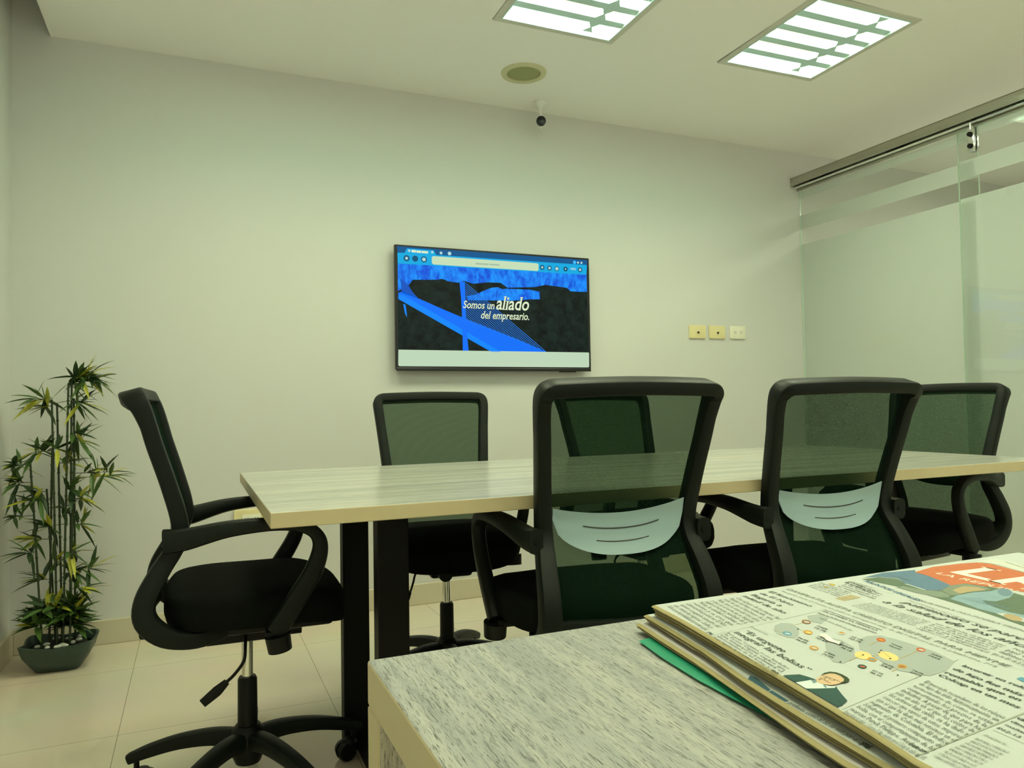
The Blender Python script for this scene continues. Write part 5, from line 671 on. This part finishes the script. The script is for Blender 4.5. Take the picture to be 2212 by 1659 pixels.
    for k in range(5):
        bm = bmesh.new()
        sweep(bm, [(0.022, 0, 0.134), (0.09, 0, 0.140), (0.18, 0, 0.128), (0.26, 0, 0.105), (0.315, 0, 0.084)], [(0, 0, 1)]*5, [0.050, 0.044, 0.040, 0.036, 0.032], [0.050, 0.042, 0.036, 0.032, 0.026], 0.3, k=5)
        lg = finish('base_leg', bm, M['plastic'], root, 40); lg.rotation_euler.z = base_rot+2*PI*k/5
        bm = bmesh.new(); cyl(bm, (0.296, 0, 0.04), (0.296, 0, 0.088), 0.007)
        for sy in (-1, 1): cyl(bm, (0.272, sy*0.004, 0.0275), (0.272, sy*0.022, 0.0275), 0.0275, 0.024, 22)
        lathe(bm, [(0.0, 0.052), (0.018, 0.05), (0.024, 0.04), (0.022, 0.03)], (0.282, 0, 0.008), 16)
        finish('caster', bm, M['plastic_deep'], lg, 40)
CHAIRS = [
 ((0.128, 2.10), -91.5, 103.5, 'black mesh office chair in side view at the table end beside bamboo plant'),
 ((0.835, 2.565), 174, 20, 'black mesh office chair across the table, below the left part of television'),
 ((1.610, 2.490), 184, 50, 'black mesh office chair across the table, seen through the near chair mesh'),
 ((0.920, 1.649), -5.4, 10, 'black mesh office chair with pale lumbar plate, nearest and largest with its back turned'),
 ((1.592, 1.664), -6.0, 40, 'black mesh office chair with pale lumbar plate, its back turned, nearer the glass partition'),
 ((2.512, 1.985), 97, 25, 'black mesh office chair at the table end in front of the glass partition'),
]
chair0 = None
for (x, y), a, br, lab in CHAIRS:
    if chair0 is None:
        chair0 = r = empty('mesh_office_chair', (x, y, 0), math.radians(a)); chair_parts(r, 0.0)
    else:
        r = copy_tree(chair0); r.location = (x, y, 0); r.rotation_euler.z = math.radians(a)
    legs = [c for c in r.children if c.name.startswith('base_leg')]
    for k, lg in enumerate(legs): lg.rotation_euler.z = math.radians(br)+2*PI*k/5
    tag(r, lab, 'chair', 'mesh office chairs around the meeting table')
# ------------------------------------------------------------------ potted bamboo
pl = empty('potted_bamboo', (-0.490, 3.42, 0)); tag(pl, 'tall slender artificial bamboo plant in a dark green boat shaped pot', 'plant')
def pot():
    bm = bmesh.new(); n = 56; rings = []
    def ring(a, b, z, rim=0.0, ins=0.0):
        out = []
        for i in range(n):
            t = 2*PI*i/n; e = 2/4.2; ca, sa = math.cos(t), math.sin(t)
            cx, cy = math.copysign(abs(ca)**e, ca), math.copysign(abs(sa)**e, sa)
            corner = (abs(cx)*abs(cy))
            out.append(bm.verts.new(((a-ins)*cx*(1+0.10*corner*(rim > 0)), (b-ins)*cy*(1+0.10*corner*(rim > 0)), z+rim*corner)))
        return out
    for a, b, z, rim in ((0.070, 0.055, 0.0, 0), (0.078, 0.062, 0.002, 0), (0.098, 0.080, 0.030, 0), (0.113, 0.094, 0.065, 0.004), (0.124, 0.104, 0.098, 0.018)): rings.append(ring(a, b, z, rim))
    for a, b, z, rim in ((0.124, 0.104, 0.098, 0.018), (0.112, 0.094, 0.075, 0.004)): rings.append(ring(a, b, z, rim, 0.008))
    for A, B in zip(rings, rings[1:]):
        for i in range(n): bm.faces.new([A[i], A[(i+1) % n], B[(i+1) % n], B[i]])
    bm.faces.new(rings[0][::-1]); return bm
pt = finish('pot', pot(), M['pot'], pl, 50); pt.rotation_euler.z = math.radians(-4)
bm = bmesh.new(); lathe(bm, [(0.098, 0.0), (0.06, 0.006), (0.0, 0.008)], (0, 0, 0.082), 28); so = finish('soil', bm, M['soil'], pl)
rng = random.Random(3)
for i in range(13):
    bm = bmesh.new(); bmesh.ops.create_icosphere(bm, subdivisions=2, radius=1)
    sx, sy, sz = rng.uniform(.008, .015), rng.uniform(.007, .012), rng.uniform(.005, .008)
    a = rng.uniform(0, 2*PI); rr = rng.uniform(0.03, 0.085)
    if i < 5: a = -PI/2+rng.uniform(-.5, .5); rr = 0.075
    c = Vector((rr*math.cos(a), rr*math.sin(a), 0.094+0.006))
    for v in bm.verts: v.co = Vector((v.co.x*sx, v.co.y*sy, v.co.z*sz))+c
    finish('pebble', bm, M['pebble'], so)
def leaf(bm, base, d, ln, wd, mi):
    d = Vector(d).normalized(); s = d.cross(Vector((rng.uniform(-.4, .4), rng.uniform(-.4, .4), 1))).normalized(); nrm = s.cross(d)
    lim = (-0.685+0.490-base[0])/d.x if d.x < -1e-3 else 9
    ln = min(ln, max(0.02, lim))
    prof = ((0, .10), (.18, .75), (.42, 1), (.7, .66), (1, .0)); L_, R_, C_ = [], [], []
    for t, k in prof:
        p = Vector(base)+d*ln*t-Vector((0, 0, 1))*ln*0.16*t*t
        C_.append(bm.verts.new(p)); 
        if k > 0.01: L_.append(bm.verts.new(p+s*wd*k/2+nrm*wd*.12*k)); R_.append(bm.verts.new(p-s*wd*k/2+nrm*wd*.12*k))
    for i in range(len(L_)-1):
        bm.faces.new([C_[i], C_[i+1], L_[i+1], L_[i]]).material_index = mi; bm.faces.new([C_[i], R_[i], R_[i+1], C_[i+1]]).material_index = mi
    bm.faces.new([C_[-2], C_[-1], L_[-1]]).material_index = mi; bm.faces.new([C_[-2], R_[-1], C_[-1]]).material_index = mi
# canes: base x, base y, lean at the top, height; sprays: height, reach sideways, depth, leaf count
CANES = [
 (-0.055, -0.02, (-0.105, 0.02), 0.82, [(0.80, -0.075, 0.0, 9), (0.73, -0.08, 0.02, 7), (0.60, -0.07, 0.0, 7), (0.46, -0.02, -0.03, 5)]),
 (-0.040, 0.03, (-0.030, 0.02), 0.86, [(0.85, -0.06, 0.0, 8), (0.66, -0.07, -0.03, 7), (0.40, 0.03, 0.02, 5)]),
 (-0.005, -0.02, (-0.030, 0.01), 1.055, [(1.06, -0.055, 0.0, 9), (1.03, -0.03, 0.03, 5), (0.86, 0.02, -0.02, 6), (0.55, -0.03, 0.03, 7)]),
 (0.005, 0.03, (-0.015, 0.03), 1.04, [(0.80, 0.03, 0.02, 6), (0.62, 0.02, 0.0, 6), (0.36, 0.05, 0.0, 7)]),
 (0.015, -0.03, (0.030, -0.01), 1.12, [(1.15, 0.05, 0.0, 10), (1.12, 0.0, 0.03, 7), (0.70, 0.02, -0.03, 7), (0.45, 0.03, 0.02, 6)]),
 (0.035, 0.00, (0.040, 0.00), 1.13, [(1.17, 0.075, 0.02, 10), (1.14, 0.10, -0.02, 7), (1.04, 0.04, 0.0, 6), (0.92, 0.02, 0.0, 5), (0.76, 0.13, -0.02, 9)]),
 (0.050, 0.03, (0.045, 0.02), 1.06, [(1.05, 0.0, 0.03, 6), (0.89, 0.02, 0.0, 5), (0.74, 0.15, 0.02, 8), (0.37, 0.06, 0.0, 7)]),
 (0.040, -0.04, (0.050, -0.02), 0.80, [(0.66, 0.04, -0.03, 6), (0.56, 0.04, 0.0, 5), (0.31, 0.05, -0.02, 5)]),
 (-0.020, 0.045, (-0.050, 0.03), 0.70, [(0.69, -0.03, 0.0, 7), (0.50, -0.06, 0.02, 7), (0.34, -0.04, 0.0, 6)]),
]
for bx, by, (tx, ty), h, sprays in CANES:
    bm = bmesh.new(); zb = 0.075
    P = [(bx, by, zb), (bx+(tx-bx)*.35, by+(ty-by)*.35, zb+h*.33), (bx+(tx-bx)*.7, by+(ty-by)*.7, zb+h*.66), (tx, ty, h)]
    for a, b in zip(P, P[1:]): cyl(bm, a, b, 0.0042, 0.0037, 8)
    nk = int(h/0.085)
    for k in range(1, nk):
        t = k/nk; seg = min(2, int(t*3)); f = t*3-seg; p = Vector(P[seg]).lerp(Vector(P[seg+1]), f)
        cyl(bm, p-Vector((0, 0, .003)), p+Vector((0, 0, .003)), 0.0054, n=8)
    cn = finish('cane', bm, M['cane'], pl, 50)
    bm = bmesh.new()
    for z, dx, dy, cnt in sprays+[(0.16+rng.uniform(-.02, .06), rng.uniform(-.03, .03), rng.uniform(-.03, .03), 9), (0.20+rng.uniform(-.02, .06), rng.uniform(-.04, .04), rng.uniform(-.02, .03), 6)]:
        t = min(1, (z-zb)/(h-zb)); c = Vector((bx+(tx-bx)*t, by+(ty-by)*t, min(z, h)))
        tip = Vector((max(c.x+dx, -0.17), c.y+dy, z))
        cyl(bm, c, tip, 0.0016, 0.0010, 5, mi=1)
        low = z < 0.3
        for i in range(int(cnt*1.9)):
            f = rng.uniform(.35, 1); b_ = c.lerp(tip, f)
            sg = 1 if dx >= 0 else -1
            d = Vector((sg*rng.uniform(-.35, 1.1), rng.uniform(-.7, .5), rng.uniform(-.55, .7))) if not low else Vector((rng.uniform(-1, 1), rng.uniform(-1, .7), rng.uniform(-.1, .9)))
            mi = rng.choices((0, 1, 2), (6, 4, 3.0 if not low else 1.3))[0]
            leaf(bm, b_, d, rng.uniform(.072, .125)*(1.0 if low else 1), rng.uniform(.015, .021)*(1.4 if low else 1), mi)
    finish('foliage', bm, [M['leaf'], M['leaf_dark'], M['leaf_yellow']], cn, 0)

# ------------------------------------------------------------------ newspapers and folder on the desk
INK = {'ink': (0.055, 0.075, 0.055), 'inkl': (0.20, 0.23, 0.19), 'inkc': (0.13, 0.155, 0.125), 'rule': (0.36, 0.40, 0.33), 'mapgrey': (0.36, 0.40, 0.385), 'yellow': (0.72, 0.58, 0.24), 'brown': (0.28, 0.15, 0.08),
 'blue2': (0.12, 0.30, 0.42), 'orange': (0.55, 0.28, 0.06), 'red': (0.52, 0.13, 0.05), 'paper': (0.50, 0.535, 0.52), 'jacket': (0.045, 0.095, 0.085), 'shirt': (0.62, 0.72, 0.68),
 'shade': (0.20, 0.28, 0.30), 'skin': (0.62, 0.44, 0.28), 'hair': (0.05, 0.075, 0.04), 'hair2': (0.07, 0.08, 0.05), 'lip': (0.45, 0.22, 0.14), 'picblue': (0.13, 0.21, 0.29),
 'picgreen': (0.13, 0.18, 0.13), 'logo': (0.52, 0.17, 0.085), 'net': (0.22, 0.26, 0.20), 'tan': (0.42, 0.33, 0.20), 'denim': (0.25, 0.36, 0.40), 'denim2': (0.17, 0.26, 0.31),
 'glass': (0.22, 0.27, 0.22), 'paper2': (0.56, 0.58, 0.53), 'ochre': (0.50, 0.36, 0.08), 'bluetext': (0.015, 0.10, 0.20), 'white': (0.72, 0.73, 0.64), 'denimB': (0.07, 0.14, 0.17)}
INKM = {k: mat('ink_'+k, c, 0.8, spec=0.1, noise=(160, 0.12) if k in ('jacket', 'picblue', 'picgreen', 'denim', 'logo', 'denimB') else None) for k, c in INK.items()}
def spine(poly, y):
    pts = sorted(poly, key=lambda p: p[1])
    if y <= pts[0][1]: return pts[0][0]+0.03*(pts[0][1]-y)
    for (x0, y0), (x1, y1) in zip(pts, pts[1:]):
        if y <= y1: return x0+(x1-x0)*(y-y0)/(y1-y0)
    return pts[-1][0]
def newspaper(name, label, poly, zb, zt, xr, yfar, ynear, sheets, paper, group):
    root = empty(name, ((poly[0][0]+xr)/2, (yfar+ynear)/2, zb)); tag(root, label, 'newspaper', group)
    off = root.location
    h = (zt-zb)/sheets
    for k in range(sheets):
        bm = bmesh.new(); rows = []; top = zt-k*h; ny = 40
        for j in range(ny+1):
            y = yfar+(ynear-yfar)*j/ny
            x0 = spine(poly, y)+(0.0 if k == 0 else 0.0014*k+0.0010*math.sin(2.3*k+y*11+sheets)+0.0007*math.sin(5*k+y*37))
            hz = h/2-0.0001; zc = top-h/2
            lift = 0.0
            row = [(xr, zc+hz), (x0+0.16, zc+hz), (x0+0.06, zc+hz), (x0+0.02, zc+hz), (x0+0.008, zc+hz)]
            for q in range(0, 7):
                t = PI/2+PI*q/6; row.append((x0+0.0042+0.0042*math.cos(t), zc+hz*math.sin(t)*(1-0.10*abs(math.cos(t)))))
            row += [(x0+0.02, zc-hz), (x0+0.16, zc-hz), (xr, zc-hz)]
            rows.append([bm.verts.new((x-off.x, y-off.y, z-off.z)) for x, z in row])
        m = len(rows[0])
        for A, B in zip(rows, rows[1:]):
            for i in range(m-1):
                f = bm.faces.new([A[i], A[i+1], B[i+1], B[i]]); f.material_index = 1 if 5 <= i <= 11 else 0
        finish('front_section' if k == 0 else 'folded_section', bm, [paper, M['paper_edge_shade']], root, 60)
    return root
G = 'newspapers piled on the desk'
PA = [(0.3745, 0.5645), (0.3695, 0.5165), (0.3610, 0.461), (0.3545, 0.4183), (0.3500, 0.381), (0.3414, 0.3278), (0.334, 0.2906), (0.3262, 0.2581)]
PBl = [(0.3711, 0.5722), (0.3645, 0.5207), (0.3573, 0.4686), (0.3442, 0.4087), (0.3347, 0.3423), (0.3298, 0.2989), (0.3278, 0.2802)]
PCl = [(0.3639, 0.5736), (0.3568, 0.5229), (0.3494, 0.4651), (0.3367, 0.3915), (0.327, 0.3349), (0.323, 0.305)]
nC = newspaper('newspaper', 'folded newspaper with a blank pinkish page edge, lowest of the pile on desk', PCl, 0.7985, 0.8030, 0.86, 0.572, -0.10, 2, M['paper_pink'], G)
nB = newspaper('newspaper', 'folded newspaper showing a strip of blue jeans photo, middle of the pile', PBl, 0.8033, 0.8100, 0.87, 0.570, -0.10, 3, M['paper'], G)
nA = newspaper('newspaper', 'folded newspaper with front page headlines and red masthead, topmost of the pile', PA, 0.8103, 0.8200, 0.88, 0.5625, -0.10, 4, M['paper'], G)
PZ = 0.8200
def page_pt(root, x, y, z): o = root.location; return (x-o.x, y-o.y, z-o.z)
def printed(name, items, root, z0, clip=None):
    ks = sorted({c for c, *_ in items}); bm = bmesh.new()
    for c, pts, lv in items:
        pts = [(x, min(y, 0.560)) for x, y in pts]
        if clip: pts = [(max(x, spine(clip, y)+0.0045), y) for x, y in pts]
        f = quad(bm, [page_pt(root, x, y, z0+0.00010+0.00005*lv) for x, y in pts], ks.index(c)); f.normal_update()
        if f.normal.z < 0: f.normal_flip()
    return flat(name, bm, [INKM[k] for k in ks], root)
port, mast, rest = [], [], []
stage = 0
for c, pts, lv in PRINTED:
    if c == 'jacket' and lv == 0: stage = 1
    if c == 'picblue': stage = 2
    (rest, port, mast)[stage].append((c, pts, lv))
printed('portrait_print', port, nA, PZ+0.0004, PA); printed('masthead_print', mast, nA, PZ); printed('map_print', rest, nA, PZ)
def line_text(bm, root, body, p0, p1, k, z, mi, **kw):
    p0, p1 = Vector(p0), Vector(p1); d = p1-p0; n = Vector((-d.y, d.x))
    put_text(bm, body, lambda s, t: page_pt(root, *(p0+d*s+n*t*k), z), mi, **kw)
bm = bmesh.new(); bmw = bmesh.new()
for st, body, p0, p1, k in HEADLINES:
    tgt, z = (bmw, PZ+0.00018) if st.startswith('white') else (bm, PZ+0.00035)
    kw = dict(res=3)
    k *= {'serif': 0.60, 'bserif': 0.62, 'thin': 0.68, 'blue': 0.68, 'bold': 0.75, 'ital': 0.80, 'white': 0.62}.get(st, 1.0)
    if st in ('serif', 'bserif', 'ital', 'whiteLR'): kw['serif'] = True
    if st in ('bserif', 'bold', 'blue'): kw['bold'] = 0.014
    if st == 'ital': kw['shear'] = 0.25
    if st == 'whiteLR': kw['res'] = 6; kw['bold'] = 0.02
    if st == 'small': kw['res'] = 1
    mi = {'small': 1, 'thin': 1, 'blue': 2}.get(st, 0)
    if st.startswith('white'): mi = 0
    line_text(tgt, nA, body, p0, p1, k, z, mi, **kw)
flat('headline_print', bm, [INKM['ink'], INKM['inkl'], INKM['bluetext']], nA)
flat('masthead_lettering', bmw, [INKM['white']], nA)
bm = bmesh.new()
for n, cpl, text, a, b, c in BLOCKS:
    a, b, c = Vector(a), Vector(b), Vector(c); words = text.split(); lines = []; cur = ''
    tot = len(text); per = max(8, tot/n)
    for wd in words:
        if len(cur)+len(wd)+1 > per and cur and len(lines) < n-1: lines.append(cur); cur = wd
        else: cur = (cur+' '+wd).strip()
    lines.append(cur); v = (c-a)/(n-1)
    for i, ln in enumerate(lines[:n]):
        p0 = a+v*i; L_ = (b-a)*min(1.05, (len(ln)/per if i == len(lines)-1 else 1))
        d = L_; upv = -v*0.80
        put_text(bm, ln, lambda s, t, p0=p0, d=d, upv=upv, ln=ln: page_pt(nA, *(p0+d*s+upv*(t*len(ln)*0.56)), PZ+0.0003), 0, res=1)
flat('column_print', bm, [INKM['inkc']], nA)
printed('photo_print', UNDER_PRINT, nB, 0.8101, PBl)
bm = bmesh.new()
for st, body, p0, p1, k in UNDER_TEXT: line_text(bm, nB, body, p0, p1, k, 0.8104, 0, res=2, serif=True)
flat('caption_print', bm, [INKM['ink']], nB)

fo = empty('plastic_folder', (0.55, 0.30, DZ)); tag(fo, 'translucent green plastic folder sticking out under the newspapers', 'folder')
bm = bmesh.new(); rows = []
FP = [(0.3494, 0.5458), (0.3425, 0.50), (0.3385, 0.45), (0.3385, 0.40), (0.340, 0.30), (0.345, 0.1), (0.345, -0.05)]
for x, y in FP:
    rows.append([bm.verts.new((xx-0.55, y-0.30, z-DZ)) for xx, z in ((0.80, DZ+0.0030), (x+0.05, DZ+0.0030), (x+0.012, DZ+0.0032), (x, DZ+0.0020), (x+0.012, DZ+0.0006), (x+0.05, DZ+0.0004), (0.80, DZ+0.0004))])
for A, B in zip(rows, rows[1:]):
    for i in range(6): bm.faces.new([A[i], A[i+1], B[i+1], B[i]])
finish('folder_sheet', bm, M['folder'], fo, 60)

ps = empty('paper_scrap', (0.438, 0.42, PZ+0.0006), math.radians(-99)); tag(ps, 'tiny white torn paper scrap lying on the map of the newspaper', 'paper scrap')
bm = bmesh.new(); rows = []
for i in range(9):
    t = i/8; rows.append([bm.verts.new(((t-.5)*0.022, (s-.5)*0.0058*(1-.5*abs(t-.5))+0.0008*math.sin(t*9), 0.0003+0.0022*math.sin(PI*s)*(0.6+.4*math.sin(t*7)))) for s in (0, .25, .5, .75, 1)])
for A, B in zip(rows, rows[1:]):
    for i in range(4): bm.faces.new([A[i], A[i+1], B[i+1], B[i]])
finish('scrap', bm, M['white_plastic'], ps, 50)
